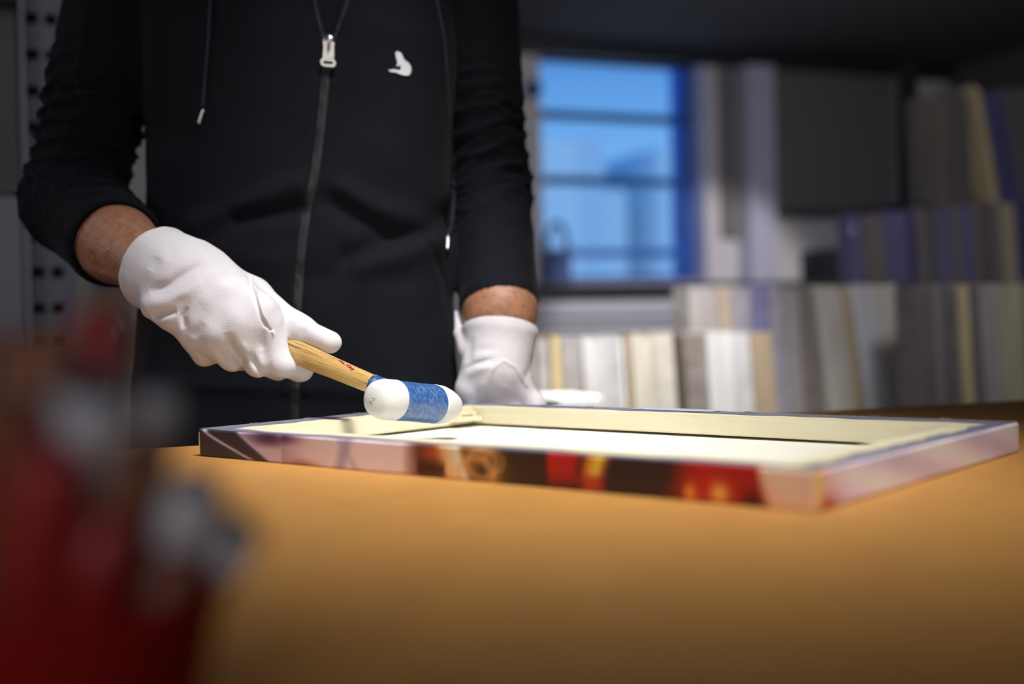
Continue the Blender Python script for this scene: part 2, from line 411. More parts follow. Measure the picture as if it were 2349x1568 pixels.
# small round thing on the wall left of the window
u, z = QV(1222, 205, VW - .02)
tag(MB().tube([RM(u, VW - .001, z), RM(u, VW - .05, z), RM(u, VW - .06, z)], [.045, .045, .03], 20).build('wall_socket', mat('navy_socket', (.04, .05, .16), .5)), 'small dark blue round fitting on the wall left of the window', 'socket')
# pipes / columns / pinboard right of the window
a, _ = QV(1716, 400, VW - .12); b, _ = QV(1775, 400, VW - .12)
struct(rbox('trim_2', a, b, VW - .14, VW - .001, wbm - .02, ZC - .08, M_pillar))
a, _ = QV(1660, 400, VW - .05); b, _ = QV(1716, 400, VW - .05)
rbox_ = struct(rbox('trim_3', a, b, VW - .05, VW - .001, QV(1700, 545, VW)[1], ZC - .08, mat('shaded_column_grey', (.15, .14, .14), .8)))  # the shade on this column is put into its darker grey
a, zt = QV(1776, 155, VW - .12); b, zb = QV(2052, 488, VW - .12)
pbd = empty('pinboard', RM((a + b) / 2, VW, zb), 'large brown grey board on the back wall right of the window', 'board')
rbox('board_panel', a, b, VW - .1, VW - .001, zb, ZC - .09, M_board, pbd, .006)
rbox('board_frame', b, b + .06, VW - .12, VW - .001, zb - .03, ZC - .09, mat('board_edge_highlight', (.17, .165, .18), .5), pbd)  # vertical highlight painted as a lighter grey edge strip
rbox('board_frame', a, b, VW - .11, VW - .001, zb - .015, zb, M_rack, pbd)
a, z1 = QV(1895, 570, 5.7); b, z0 = QV(1965, 648, 5.7)
# radiator under the window
rad = empty('radiator', RM(1.2, VW - .1, .2), 'pale grey ribbed radiator below the window', 'radiator')
ra, _ = QV(1120, 700, VW - .1); rb, _ = QV(1640, 700, VW - .1)
for k, (y0, y1) in enumerate(((693, 722), (732, 752), (762, 790), (800, 850))):
    za = QV(1400, y1, VW - .1)[1]; zb_ = QV(1400, y0, VW - .1)[1]
    rbox('rib', ra, rb, VW - .14, VW - .06, za, zb_, M_radi, rad, .012)
rbox('back_panel', ra, rb, VW - .06, VW - .01, QV(1400, 860, VW - .1)[1], QV(1400, 690, VW - .1)[1], M_rdark, rad)

# ------------------------------------------------------------------ work table
tb = empty('work_table', RM(0, .2, 0), 'wide work table with a smooth orange brown top', 'table')
TV = 1.218
rbox('tabletop', -1.15, 1.75, -.55, TV, TZ - .03, TZ, M_table, tb, .002)
rbox('apron', -1.05, 1.65, -.45, TV - .12, TZ - .11, TZ - .03, M_cab, tb)
for a in (-1.0, 1.6):
    for b in (-.4, TV - .16): rbox('leg', a - .03, a + .03, b - .03, b + .03, 0, TZ - .11, M_rack, tb)

# ------------------------------------------------------------------ stretched canvas lying face down
YAW = .6997; CW, CH, CT = .6078, .3726, .0245
CA = Vector((-.2888, 1.0867, TZ)); d1 = Vector((math.cos(YAW), -math.sin(YAW), 0)); d2 = Vector((math.sin(YAW), math.cos(YAW), 0))
def LC(x, y, z): return CA + d1 * x + d2 * y + Vector((0, 0, z))
LM = Matrix(((d1.x, d2.x, 0, CA.x), (d1.y, d2.y, 0, CA.y), (0, 0, 1, CA.z), (0, 0, 0, 1)))
cv = empty('stretched_canvas', LC(CW / 2, CH / 2, 0), 'framed canvas print lying face down on the orange table under the mallet', 'canvas', rz=-YAW)
BW = .040; WZ0, WZ1 = .0055, .0238; E_ = .0012
def bar(pts):
    """mitred bar: footprint of four local points, softly rounded inner top edge"""
    g = MB(); lo = [LM @ Vector((*p, WZ0)) for p in pts]; g.prism(lo, (0, 0, WZ1 - WZ0))
    bmesh.ops.bevel(g.bm, geom=[e for e in g.bm.edges if e.calc_length() > .1], offset=.0018, segments=2, affect='EDGES')
    return g.build('stretcher_bar', M_wood, cv)
i_ = .0004
o0, o1, p0, p1 = E_, CW - E_, E_, CH - E_
bar([(o0, p0), (o1, p0), (o1 - BW, p0 + BW), (o0 + BW, p0 + BW)])
bar([(o0, p1), (o0 + BW, p1 - BW), (o1 - BW, p1 - BW), (o1, p1)])
bar([(o0, p0 + i_), (o0 + BW, p0 + BW + i_), (o0 + BW, p1 - BW - i_), (o0, p1 - i_)])
bar([(o1, p0 + i_), (o1, p1 - i_), (o1 - BW, p1 - BW - i_), (o1 - BW, p0 + BW + i_)])
MB().box((E_, E_, .0012), (CW - E_, CH - E_, .0030), LM).build('canvas_back', M_canvas_back, cv)
# printed edge: rounded skirt around the bars with the picture running over it
def s_of(px):
    u = (px - 1174.5) / F; return (u * CA.y - CA.x) / (math.cos(YAW) + math.sin(YAW) * u)
STOPS = [(452, (48, 42, 48)), (530, (44, 34, 40)), (590, (70, 45, 70)), (640, (150, 128, 138)), (700, (190, 172, 178)), (760, (196, 180, 188)), (782, (150, 135, 160)), (800, (200, 186, 194)),
         (915, (205, 188, 192)), (956, (96, 46, 38)), (990, (120, 52, 32)), (1012, (205, 160, 110)), (1050, (225, 205, 185)), (1066, (120, 85, 40)),
         (1110, (150, 110, 70)), (1150, (70, 52, 22)), (1175, (52, 38, 30)), (1244, (50, 26, 30)), (1255, (170, 28, 30)), (1305, (160, 28, 30)), (1322, (80, 24, 24)),
         (1338, (190, 120, 40)), (1360, (215, 190, 70)), (1378, (120, 60, 36)), (1386, (42, 28, 36)), (1520, (48, 26, 34)), (1556, (130, 26, 26)), (1600, (160, 26, 26)), (1735, (150, 24, 26)),
         (1752, (205, 165, 130)), (1800, (205, 172, 150)), (1880, (200, 160, 130))]
def lin(c): return np.where(c <= .04045, c / 12.92, ((c + .055) / 1.055) ** 2.4)
SX = np.array([s_of(p) for p, _ in STOPS]); SCol = np.array([c for _, c in STOPS]) / 255.
def print_col(s, z):
    """colour of the print at distance s round the edge and height z (0 bottom, 1 top)"""
    sh = s + .010 * (z - .5) * math.sin(s * 23)
    if s < CW:
        c = np.array([np.interp(sh, SX, SCol[:, k]) for k in range(3)])
        px = 1174.5 + F * (CA.x + math.cos(YAW) * s) / (CA.y - math.sin(YAW) * s)
        def mixc(c, t, k): return c * (1 - k) + np.array(t) / 255. * k
        g = lambda a, w: math.exp(-(a / w) ** 2)
        if px < 640:
            l1 = 463 + 110 * (1 - z) ** 1.25; l2 = 540 + 75 * (1 - z) ** 1.1
            dark = px < l2
            c = mixc(c, (46, 38, 44) if dark else (178, 160, 172), .95)
            if not dark: c = mixc(c, (60, 30, 62), .9 * max(0, min(1, (z - .45) * 3)) * g(px - 610, 45))
            c = mixc(c, (190, 178, 205), .9 * g(px - l1, 6)); c = mixc(c, (170, 155, 200), .8 * g(px - l2, 6))
        elif px < 950:
            c = mixc(c, (70, 30, 60), .85 * max(0, min(1, (z - .6) * 4)) * g(px - 640, 35))
            c = mixc(c, (130, 75, 60), .7 * max(0, min(1, (.3 - z) * 4)) * g(px - 685, 30))
            c = mixc(c, (150, 140, 170), .6 * g(px - 770 - 40 * (1 - z), 8))
        elif px < 1240:
            for (ex, ez, rx, rz) in ((1100, .55, 34, .42), (1128, .62, 22, .30), (1086, .2, 40, .5)):
                q = math.hypot((px - ex) / rx, (z - ez) / rz); c = mixc(c, (196, 150, 98), .6 * g(q - 1, .16))
            c = mixc(c, (30, 20, 14), .7 * g(px - 1098, 14) * g(z - .35, .18))
            if 945 < px < 1015: c = mixc(c, (40, 20, 20), .8 * g(z - .25, .25)); c = mixc(c, (190, 90, 50), .45 * g(z - .75, .2) * g(px - 985, 20))
        elif px < 1560:
            if 1300 < px < 1380: c = mixc(c, (150, 30, 30), .8 * max(0, min(1, (.55 - z) * 5)))
            if 1540 < px: c = mixc(c, (90, 40, 20), .3)
            if 1244 < px < 1330: c = mixc(c, (50, 20, 24), .7 * g(z - 0, .3))
        else:
            c = mixc(c, (215, 150, 60), .9 * g(px - 1575, 16) * g(z - .2, .28)); c = mixc(c, (225, 175, 80), .95 * g(px - 1643, 22) * g(z - .25, .3))
            c = mixc(c, (50, 14, 14), .9 * g(px - 1720, 24) * g(z - .1, .3))
            if px > 1735: c = mixc(c, (220, 200, 190), .4 * z)
    else:
        t = s - CW
        a = np.array([200, 186, 205]) / 255.
        c = a * (1 - .08 * math.sin(t * 40 + z * 4))
        k = max(0, 1 - t / .05); c = c * (1 - .5 * k) + np.array([200, 130, 100]) / 255. * .5 * k
        if z < .45: k = math.exp(-((t - .012) / .012) ** 2) * (1 - z / .45); c = c * (1 - k) + np.array([150, 20, 24]) / 255. * k
        k = math.exp(-((t - .003) / .004) ** 2) * .8; c = c * (1 - k) + np.array([200, 160, 60]) / 255. * k
        if t > CH: c = np.array([.13, .12, .16]) + .05 * math.sin(t * 30)
    return lin(np.clip(c * 1.25, 0, 1))
def skirt():
    rr = .006; per = []
    segs = [((0, 0), (CW, 0)), ((CW, 0), (CW, CH)), ((CW, CH), (0, CH)), ((0, CH), (0, 0))]
    s = 0
    for (x0, y0), (x1, y1) in segs:
        L = math.hypot(x1 - x0, y1 - y0); dx, dy = (x1 - x0) / L, (y1 - y0) / L; nx, ny = dy, -dx
        n = int(L / .0008)
        for k in range(n):
            t = rr + (L - 2 * rr) * k / (n - 1); per.append((x0 + dx * t, y0 + dy * t, nx, ny, s + t))
        cx, cy = x1 - dx * rr - nx * rr, y1 - dy * rr - ny * rr; a0 = math.atan2(ny, nx)
        for k in range(1, 6):
            a = a0 + PI / 2 * k / 6; per.append((cx + math.cos(a) * rr, cy + math.sin(a) * rr, math.cos(a), math.sin(a), s + L - rr + 2 * rr * k / 6))
        s += L
    # cross-section from below to the folded top
    prof = [(-.004, 0, 0), (-.0012, .0003, .02), (0, .0014, .05)] + [(0.0, .0014 + (CT - .003) * k / 24, .05 + .9 * k / 24) for k in range(1, 25)] + [(-.0005, CT - .0005, .98), (-.0016, CT, 1.0)]
    V = []; Cc = []; n = len(per); m_ = len(prof)
    for (x, y, nx, ny, s_) in per:
        w = .0004 * math.sin(s_ * 90) * math.sin(s_ * 37)
        for (o, z, zz) in prof: V.append(LC(x + nx * (o + w), y + ny * (o + w), z)); Cc.append(print_col(s_, zz))
    Fc = [(i * m_ + k, ((i + 1) % n) * m_ + k, ((i + 1) % n) * m_ + k + 1, i * m_ + k + 1) for i in range(n) for k in range(m_ - 1)]
    m = bpy.data.materials.new('printed_canvas_edge'); m.use_nodes = True; b = m.node_tree.nodes['Principled BSDF']
    at = m.node_tree.nodes.new('ShaderNodeVertexColor'); at.layer_name = 'print'; m.node_tree.links.new(at.outputs[0], b.inputs['Base Color'])
    b.inputs['Roughness'].default_value = .42
    o = from_pd('printed_edge', V, Fc, m, cv, True)
    ca = o.data.color_attributes.new('print', 'FLOAT_COLOR', 'POINT')
    ca.data.foreach_set('color', np.concatenate([np.array(Cc), np.ones((len(Cc), 1))], 1).ravel())
    # bottom face of the print and folded margin on the back
    MB().box((.004, .004, 0.0), (CW - .004, CH - .004, .0011), LM).build('printed_face', mat('print_face', (.3, .2, .2), .5), cv)
skirt()
def fold_strip(p, q, n, w0, side):
    V = []; Fc = []; N = 90
    for k in range(N):
        t = k / (N - 1); w = w0 * (1 + .12 * math.sin(t * 31 + side) + .08 * math.sin(t * 77 + side * 2))
        w = min(w, .001 + max(0, min(t, 1 - t)) * .6078 * 1.0 + .003)
        b = Vector(p).lerp(Vector(q), t); i = b + Vector(n) * w
        lift = .0006 + .0007 * (math.sin(t * 23 + side) * .5 + .5)
        V += [LC(b.x, b.y, CT - .0002), LC(b.x, b.y, CT + .0004), LC(i.x, i.y, CT - .0004 + lift), LC(i.x, i.y, WZ1 - .0003)]
    for k in range(N - 1):
        for j in range(3): Fc.append((4 * k + j, 4 * k + 4 + j, 4 * k + 5 + j, 4 * k + 1 + j))
    return from_pd('folded_margin', V, Fc, M_fold, cv)
ii = .0014
fold_strip((ii, ii), (CW - ii, ii), (0, 1), .011, 0); fold_strip((CW - ii, ii), (CW - ii, CH - ii), (-1, 0), .014, 1)
fold_strip((CW - ii, CH - ii), (ii, CH - ii), (0, -1), .020, 2); fold_strip((ii, CH - ii), (ii, ii), (1, 0), .020, 3)
# tape tabs on the far margin, staples
for a, b, w in ((.13, .175, .014), (.235, .33, .018)):
    MB().box((a, CH - w - .002, CT + .0011), (b, CH - .001, CT + .0016), LM, .0002).build('tape_tab', M_tape, cv)
for k in range(9):
    x = .05 + k * .062; MB().box((x, CH - .0125, CT + .0008), (x + .009, CH - .0118, CT + .0019), LM).build('staple', M_metal, cv)
for k in range(5):
    y = .05 + k * .065; MB().box((.0118, y, CT + .0008), (.0125, y + .009, CT + .0019), LM).build('staple', M_metal, cv)
# wedge being driven into the far left corner (two thin keys)
def wedge(x0, x1, y0, y1, z0, z1, ang):
    M = LM @ Matrix.Translation((BW + .002, CH - BW - .002, 0)) @ Matrix.Rotation(ang, 4, 'Z')
    g = MB(); p = [(x0, y0, z0), (x1 * .7, y0 + .003, z0), (x1, y1, z0), (x0, y1, z0)]
    g.prism([M @ Vector(q) for q in p], (0, 0, z1 - z0)); return g.build('corner_wedge', M_wood, cv)
wedge(-.0016, .0143, -.040, -.0024, .0098, .0148, 0)
wedge(-.0016, .0060, -.022, -.0024, .0160, .0195, 0)

# ------------------------------------------------------------------ mallet
HL = Q(868, 914, 1.075); HR = Q(1044, 931, 1.165); hx = (HR - HL).normalized(); HLn = (HR - HL).length
HC = HL.lerp(HR, .46)
hp = Q(644, 793, 1.207); hd = (hp - HC); hd = hd.normalized()
ml = empty('mallet', HC, 'blue headed mallet with white nylon faces and a wooden handle held above the frame', 'mallet')
R0 = .0186
def lat(name, prof, m, n=64):
    V, Fc = lathe(HL, hx, prof, n); return from_pd(name, V, Fc, m, ml, True)
bL, bR = HLn * .19, HLn * .70
lat('mallet_body', [(bL, R0 * .6), (bL, R0 * .985), (bL + .001, R0 * .995), (bL + .0015, R0)] + [(bL + (bR - bL) * k / 10, R0 * (1 - .012 * math.sin(PI * k / 10))) for k in range(1, 10)] + [(bR - .001, R0), (bR, R0 * .99), (bR, R0 * .6)], M_blue)
nf = lat('nylon_face', [(-.0075, .0006), (-.0074, R0 * .25), (-.0066, R0 * .50), (-.0048, R0 * .72), (-.0015, R0 * .88), (.004, R0 * .97), (.010, R0 * 1.0), (bL - .0006, R0 * 1.015), (bL - .0002, R0 * 1.005), (bL, R0 * .9), (bL, .001)], M_nylon)
lat('nylon_face', [(bR, .001), (bR, R0 * .95), (bR + .0004, R0 * 1.012), (bR + .003, R0 * 1.01), (bR + .010, R0 * .985), (bR + .018, R0 * .88), (bR + .026, R0 * .73), (bR + .0315, R0 * .58), (bR + .0335, R0 * .45), (bR + .034, .001)], M_nylon)
# pits on the struck face
g = MB()
for k in range(16):
    a = random.random() * 2 * PI; r_ = abs(random.gauss(0, .0032)); yv = Vector((0, 0, 1)); yv = (yv - hx * yv.dot(hx)).normalized(); xv = hx.cross(yv)
    o = xv * (r_ * math.cos(a)) + yv * (r_ * math.sin(a) * 1.5 - .002); rr_ = o.length / R0
    s_ = np.interp(rr_, [0, .25, .5, .72, .88], [-.0075, -.0074, -.0066, -.0048, -.0015])
    V = bmesh.ops.create_icosphere(g.bm, subdivisions=1, radius=random.uniform(.0006, .0014))['verts']
    for v in V: v.co = v.co - hx * (v.co.dot(hx)) * .6 + HL + hx * (s_ - .0) + o
g.build('pit_marks', M_pit, nf, True)
# handle
hl = (hp - HC).length
def hpt(s): return HC + hd * s
side = hd.cross(Vector((0, 0, 1))).normalized(); up_ = side.cross(hd)
hs = [.016, .030, .045, .075, .105, .135, .165, .195, .225, .245, .255, .258]
hr = [.0078, .0082, .0088, .0093, .0100, .0112, .0118, .0125, .0128, .0120, .0095, .004]
g = MB(); rg = []
nn = 40
for k in range(56):
    s_ = .016 + (.258 - .016) * k / 55; r_ = np.interp(s_, hs, hr)
    rg.append([g.bm.verts.new(hpt(s_) + side * math.cos(2 * PI * j / nn) * r_ * .80 + up_ * math.sin(2 * PI * j / nn) * r_ * 1.06) for j in range(nn)])
for A, B in zip(rg, rg[1:]):
    for j in range(nn): g.bm.faces.new((A[j], A[(j + 1) % nn], B[(j + 1) % nn], B[j]))
g.bm.faces.new(rg[0][::-1]); g.bm.faces.new(rg[-1])
ho = g.build('handle', M_handle, ml, True)
# orient the handle's texture grain along its length
R3 = Matrix((hd, side, up_)).to_4x4(); Mh = (Matrix.Translation(HC) @ R3.transposed())
ho.data.transform(Mh.inverted()); ho.matrix_parent_inverse = ml.matrix_world.inverted() @ Mh
g = MB(); g.tube([hpt(s_) for s_ in (.012, .034, .046, .0525, .0535)], [.0098, .0100, .0101, .0101, .0094], 36, flat=.86)
g.build('ferrule', mat('scraped_blue_collar', (.03, .11, .36), .35, metal=.3, noise=(150, (.45, .46, .48), .46, .56)), ml, True)
# red stamped letters along the top of the handle (mostly worn away)
def stamp(strokes, m, name):
    g = MB()
    for s0, a0, s1, a1, w in strokes:
        P_ = []
        for t in (0, .5, 1):
            s_ = s0 + (s1 - s0) * t; a = math.radians(a0 + (a1 - a0) * t); r_ = np.interp(s_, hs, hr) + .00012
            P_.append(hpt(s_) + side * math.cos(a) * r_ * .80 + up_ * math.sin(a) * r_ * 1.06)
        g.tube(P_, w, 6)
    return g.build(name, m, ho)
fs = 1 if side.y < 0 else -1
def A_(a): return a if fs > 0 else 180 - a
st = []
def ss(px): # handle arc-length seen at an image column
    lo_, hi_ = .02, .2
    for _ in range(30):
        mid = (lo_ + hi_) / 2; p = hpt(mid) - CAM; x = 1174.5 + F * p.dot(_r) / p.dot(_f)
        if x > px: lo_ = mid
        else: hi_ = mid
    return lo_
for (x0, a0, x1, a1, w) in ((777, 72, 789, 66, .0007), (780, 76, 789, 60, .0006), (785, 72, 792, 58, .0005), (795, 62, 803, 70, .0005), (796, 62, 803, 52, .0005), (803, 70, 807, 58, .0005), (803, 52, 807, 58, .0005), (806, 52, 813, 44, .0006), (808, 60, 815, 50, .0005), (812, 42, 815, 58, .0005)):
    st.append((ss(x0), A_(a0), ss(x1), A_(a1), w))
stamp(st, M_mark, 'stamped_mark')
zz = []
for k in range(20):
    s_ = ss(735 + 2.4 * k); a = math.radians(A_(66 + 9 * (k % 2))); r_ = np.interp(s_, hs, hr) + .0001
    zz.append(hpt(s_) + side * math.cos(a) * r_ * .80 + up_ * math.sin(a) * r_ * 1.06)
MB().tube(zz, .00022, 6).build('faded_mark', M_mark2, ho)

# ------------------------------------------------------------------ person
pr = empty('person', (-.25, 1.45, 0), 'person in a black zip hoodie and white cotton gloves leaning over the table', 'person')
# joints
SR, ER, RR, WR = Q(290, -70, 1.46), Q(168, 462, 1.425), Q(268, 560, 1.29), Q(392, 632, 1.215)
SL, EL, RL, WL = Q(1075, -70, 1.49), Q(1118, 430, 1.53), Q(1147, 712, 1.41), Q(1140, 836, 1.385)
ZR = np.array([-.90, -.45, -.2, -.05, .05, .15, .25, .35, .45, .52, .57, .60, .63]) + TZ
XC = np.array([-.255, -.255, -.26, -.262, -.262, -.258, -.253, -.250, -.248, -.248, -.248, -.248, -.248])
AX = np.array([.17, .175, .195, .198, .196, .188, .182, .182, .190, .185, .150, .105, .07])
BY = np.array([.11, .115, .125, .122, .118, .114, .112, .115, .120, .115, .095, .08, .06])
YC = np.array([1.46, 1.46, 1.46, 1.455, 1.45, 1.448, 1.448, 1.45, 1.455, 1.46, 1.465, 1.468, 1.47])
def torso(P, off=0):
    z = P[:, 2]; a = np.interp(z, ZR, AX) + off; b = np.interp(z, ZR, BY) + off; x = np.abs(P[:, 0] - np.interp(z, ZR, XC)) / a; y = np.abs(P[:, 1] - np.interp(z, ZR, YC)) / b
    k = (x ** 2.4 + y ** 2.4 + 1e-9) ** (1 / 2.4)
    g_ = np.sqrt((x / a) ** 2 + (y / b) ** 2 + 1e-9) / np.maximum(np.sqrt(x * x + y * y), 1e-6)
    return (k - 1) / np.maximum(g_, 4.) * 1.0
def FP(px, py): return Q(px, py, 1.34)
folds = [([FP(450, 512), FP(530, 487), FP(600, 455), FP(680, 425)], .014, .0060), ([FP(540, 503), FP(620, 492), FP(690, 478)], .011, -.0075),
         ([FP(760, 462), FP(820, 500), FP(880, 528)], .014, -.0078), ([FP(790, 438), FP(860, 478), FP(950, 500)], .014, .0056),
         ([FP(800, 590), FP(870, 560), FP(960, 525), FP(1030, 470)], .014, -.0080), ([FP(830, 612), FP(920, 580), FP(1000, 545)], .016, .0062),
         ([FP(620, 150), FP(600, 320)], .05, .003), ([FP(900, 150), FP(900, 320)], .06, .004),
         ([FP(710, 640), FP(820, 628), FP(920, 640)], .016, -.003), ([FP(460, 560), FP(560, 590), FP(640, 600)], .018, .003),
         ([FP(725, 190), FP(700, 400), FP(668, 600), FP(660, 900)], .004, .0014), ([FP(772, 190), FP(752, 400), FP(712, 600), FP(705, 900)], .004, .0014),
         ([FP(985, 560), FP(1010, 640), FP(1015, 680)], .004, -.002), ([FP(372, 0), FP(370, 150), FP(380, 300)], .02, -.006),
         ([FP(742, 105), FP(728, 40), FP(715, -60)], .006, .003), ([FP(766, 105), FP(790, 40), FP(815, -60)], .006, .003), ([FP(754, 80), FP(754, 40), FP(760, -60)], .016, -.008),
         ([FP(380, 600), FP(500, 700)], .02, .003), ([FP(400, 880), FP(700, 890), FP(1040, 900)], .010, .002)]
def hoodie(P):
    d = torso(P)
    for pts, w, a in folds: d = d - fold(P, pts, w, a, plane=1.45)
    d = d - .0012 * wob(P, 34) - .0005 * wob(P, 95, 2)
    ar = smin(cap(P, SR, ER, .064, .0565), cap(P, ER, RR, .057, .050), .02)
    ar = ar - rings(P, SR, ER, .047, .0065, .13, .30, (.25, -.1, 0), 1.1) - rings(P, ER, RR, .040, .0045, -.03, .09, (.0, 0, .3), .4, .012)
    ar = ar - fold(P, [Q(120, 188, 1.40), Q(180, 200, 1.37), Q(260, 230, 1.38)], .009, .006) + fold(P, [Q(125, 200, 1.40), Q(200, 215, 1.37)], .006, .004)
    n1 = npv((RR - ER).normalized()); cutR = (P - npv(RR)) @ n1
    al = smin(cap(P, SL, EL, .060, .0525), cap(P, EL, RL, .0535, .0455), .02)
    al = al - rings(P, EL, RL, .0235, .0050, -.06, .105, (.18, 0, .12), .9, .015) - rings(P, SL, EL, .055, .0035, .14, .30, (.3, 0, 0), 2.0)
    n2 = npv((RL - EL).normalized()); cutL = (P - npv(RL)) @ n2
    al = al - .0015 * np.exp(-((cutL + .012) / .006) ** 2); ar = ar - .0015 * np.exp(-((cutR + .012) / .006) ** 2)
    ar = smax(ar, cutR - .000, .004); al = smax(al, cutL - .000, .004)
    ar = smax(ar, -cap(P, npv(RR) - n1 * .035, npv(RR) + n1 * .03, .0435, .0455), .003)
    al = smax(al, -cap(P, npv(RL) - n2 * .035, npv(RL) + n2 * .03, .0405, .0425), .003)
    sh = smin(cap(P, SR, (-.25, 1.47, TZ + .60), .058, .06), cap(P, SL, (-.25, 1.47, TZ + .60), .058, .06), .04)
    d = smin(d, sh, .05); d = smin(d, smin(ar, al, .005), .016)
    hood = np.abs(ellp(P, (-.25, 1.53, TZ + .615), (.125, .10, .075))) - .007
    hood = np.maximum(hood, P[:, 2] - (TZ + .66)); hood = np.maximum(hood, -cap(P, (-.25, 1.50, TZ + .55), (-.25, 1.47, TZ + .8), .075, .10))
    d = smin(d, hood, .02)
    d = np.maximum(d, (TZ - .17) - P[:, 2])
    d = smax(d, -cap(P, (-.25, 1.46, TZ + .64), (-.25, 1.42, TZ + .80), .058, .10), .01)
    return d
NK = Vector((-.25, 1.475, TZ + .60)); HDc = Vector((-.248, 1.43, TZ + .76))
def body(P):
    d = torso(P, -.012); d = np.maximum(d, (TZ - .12) - P[:, 2])
    d = smin(d, cap(P, NK + Vector((0, 0, -.05)), HDc + Vector((0, .01, -.05)), .055, .052), .04)
    h = ellp(P, HDc + Vector((0, .0, .03)), (.074, .094, .10)); h = smin(h, cap(P, HDc + Vector((0, -.045, -.075)), HDc + Vector((0, -.02, -.02)), .03, .055), .03)
    nz = HDc + Vector((0, -.098, -.015)); h = smin(h, cap(P, nz + Vector((0, .012, .045)), nz, .009, .014), .012)
    for s_ in (-1, 1):
        h = smax(h, -ellp(P, HDc + Vector((s_ * .030, -.098, .022)), (.017, .016, .012)), .012); h = smin(h, ellp(P, HDc + Vector((s_ * .030, -.078, .020)), (.013, .013, .013)), .004)
        h = smin(h, ellp(P, HDc + Vector((s_ * .076, .0, .005)), (.010, .020, .032)), .008)
    h = smax(h, -ellp(P, HDc + Vector((0, -.094, -.058)), (.024, .010, .003)), .006)
    d = smin(d, h, .02)
    for S_, E_2, W_ in ((SR, ER, WR), (SL, EL, WL)):
        sh_ = S_.lerp(NK, .15)
        a = cap(P, sh_, E_2, .050, .040); d = smin(d, a, .03)
    # right forearm: muscle, narrow wrist; small tendon ridge
    fr = smin(cap(P, ER, RR, .040, .0385), cap(P, RR, WR, .0385, .0285, (0, -1, .3), 1.15), .02)
    fr = fr - fold(P, [Q(200, 610, 1.27), Q(260, 640, 1.24), Q(320, 660, 1.2)], .006, .0022) - fold(P, [Q(240, 480, 1.27), Q(330, 545, 1.2)], .012, .002)
    fl = smin(cap(P, EL, RL, .040, .0405), cap(P, RL, WL, .0405, .029, (0, -1, 0), 1.1), .02)
    d = smin(d, fr, .02); d = smin(d, fl, .02)
    d = smin(d, cap(P, WR, Q(500, 700, 1.205), .021, .018, (0, 1, 0), 1.5), .01)
    d = smin(d, cap(P, WL, Q(1135, 880, 1.388), .024, .02, (0, 1, 0), 1.5), .01)
    return d
bx0, bx1 = (-.60, 1.16, TZ - .16), (.11, 1.66, TZ + .93)
bo = sdf_object('body', body, bx0, bx1, .0042, M_skin, pr)
hdo = sdf_object('hoodie', hoodie, (-.60, 1.20, TZ - .19), (.11, 1.68, TZ + .72), .0026, M_hood, pr)
def hair(P):
    d = ellp(P, HDc + Vector((0, .012, .042)), (.084, .100, .105)); c = HDc
    d = np.maximum(d, -cap(P, (c.x, c.y - .10, c.z - .05), (c.x, c.y - .10, c.z + .03), .075, .06)); d = np.maximum(d, (c.z - .03) - P[:, 2] + (P[:, 1] < c.y) * .04)
    return d - .002 * wob(P, 160)
sdf_object('hair', hair, HDc - Vector((.11, .13, .12)), HDc + Vector((.11, .14, .17)), .004, M_hair, pr)
def trouser(P):
    d = ellp(P, (-.255, 1.46, TZ - .10), (.185, .125, .14))
    for s_ in (-1, 1):
        k = Vector((-.255 + s_ * .10, 1.45, .48)); d = smin(d, cap(P, (-.255 + s_ * .092, 1.46, TZ - .12), k, .088, .062), .03); d = smin(d, cap(P, k, (-.255 + s_ * .115, 1.47, .10), .062, .050), .02)
    return np.maximum(d - .002 * wob(P, 40), .075 - P[:, 2])
sdf_object('trousers', trouser, (-.48, 1.30, .05), (-.03, 1.62, TZ + .06), .007, M_trouser, pr)
for s_ in (-1, 1):
    x = -.255 + s_ * .117
    def shoe(P):
        d = smin(ellp(P, (x + s_ * .01, 1.37, .04), (.046, .10, .045)), cap(P, (x, 1.46, .04), (x, 1.475, .09), .042, .042), .03)
        return np.maximum(d, -P[:, 2])
    sdf_object('shoe', shoe, (x - .08, 1.24, -.012), (x + .08, 1.56, .15), .005, M_shoe, pr)

# gloves -------------------------------------------------------------
def chain(P, pts, rs, k=.006):
    d = None
    for (a, b), (r1, r2) in zip(zip(pts, pts[1:]), zip(rs, rs[1:])):
        c = cap(P, a, b, r1, r2); d = c if d is None else smin(d, c, k)
    return d
FR = {  # right hand: MCP, PIP, DIP, tip
 'index': [(598, 722, 1.190), (648, 834, 1.190), (688, 846, 1.214), (706, 832, 1.234)],
 'middle': [(556, 748, 1.184), (590, 833, 1.190), (636, 842, 1.222), (650, 806, 1.242)],
 'ring': [(507, 768, 1.187), (532, 822, 1.196), (578, 826, 1.232), (596, 785, 1.248)],
 'little': [(455, 768, 1.197), (473, 812, 1.210), (520, 808, 1.240), (540, 770, 1.252)]}
fr_ = {k: [QL(x) for x in v] for k, v in FR.items()}
WRg = Q(405, 640, 1.213); cR = Q(370, 622, 1.222)
thR = [Q(450, 600, 1.222), Q(578, 676, 1.226), Q(683, 754, 1.207), Q(756, 785, 1.192)]
axR = npv((RR - WR).normalized())
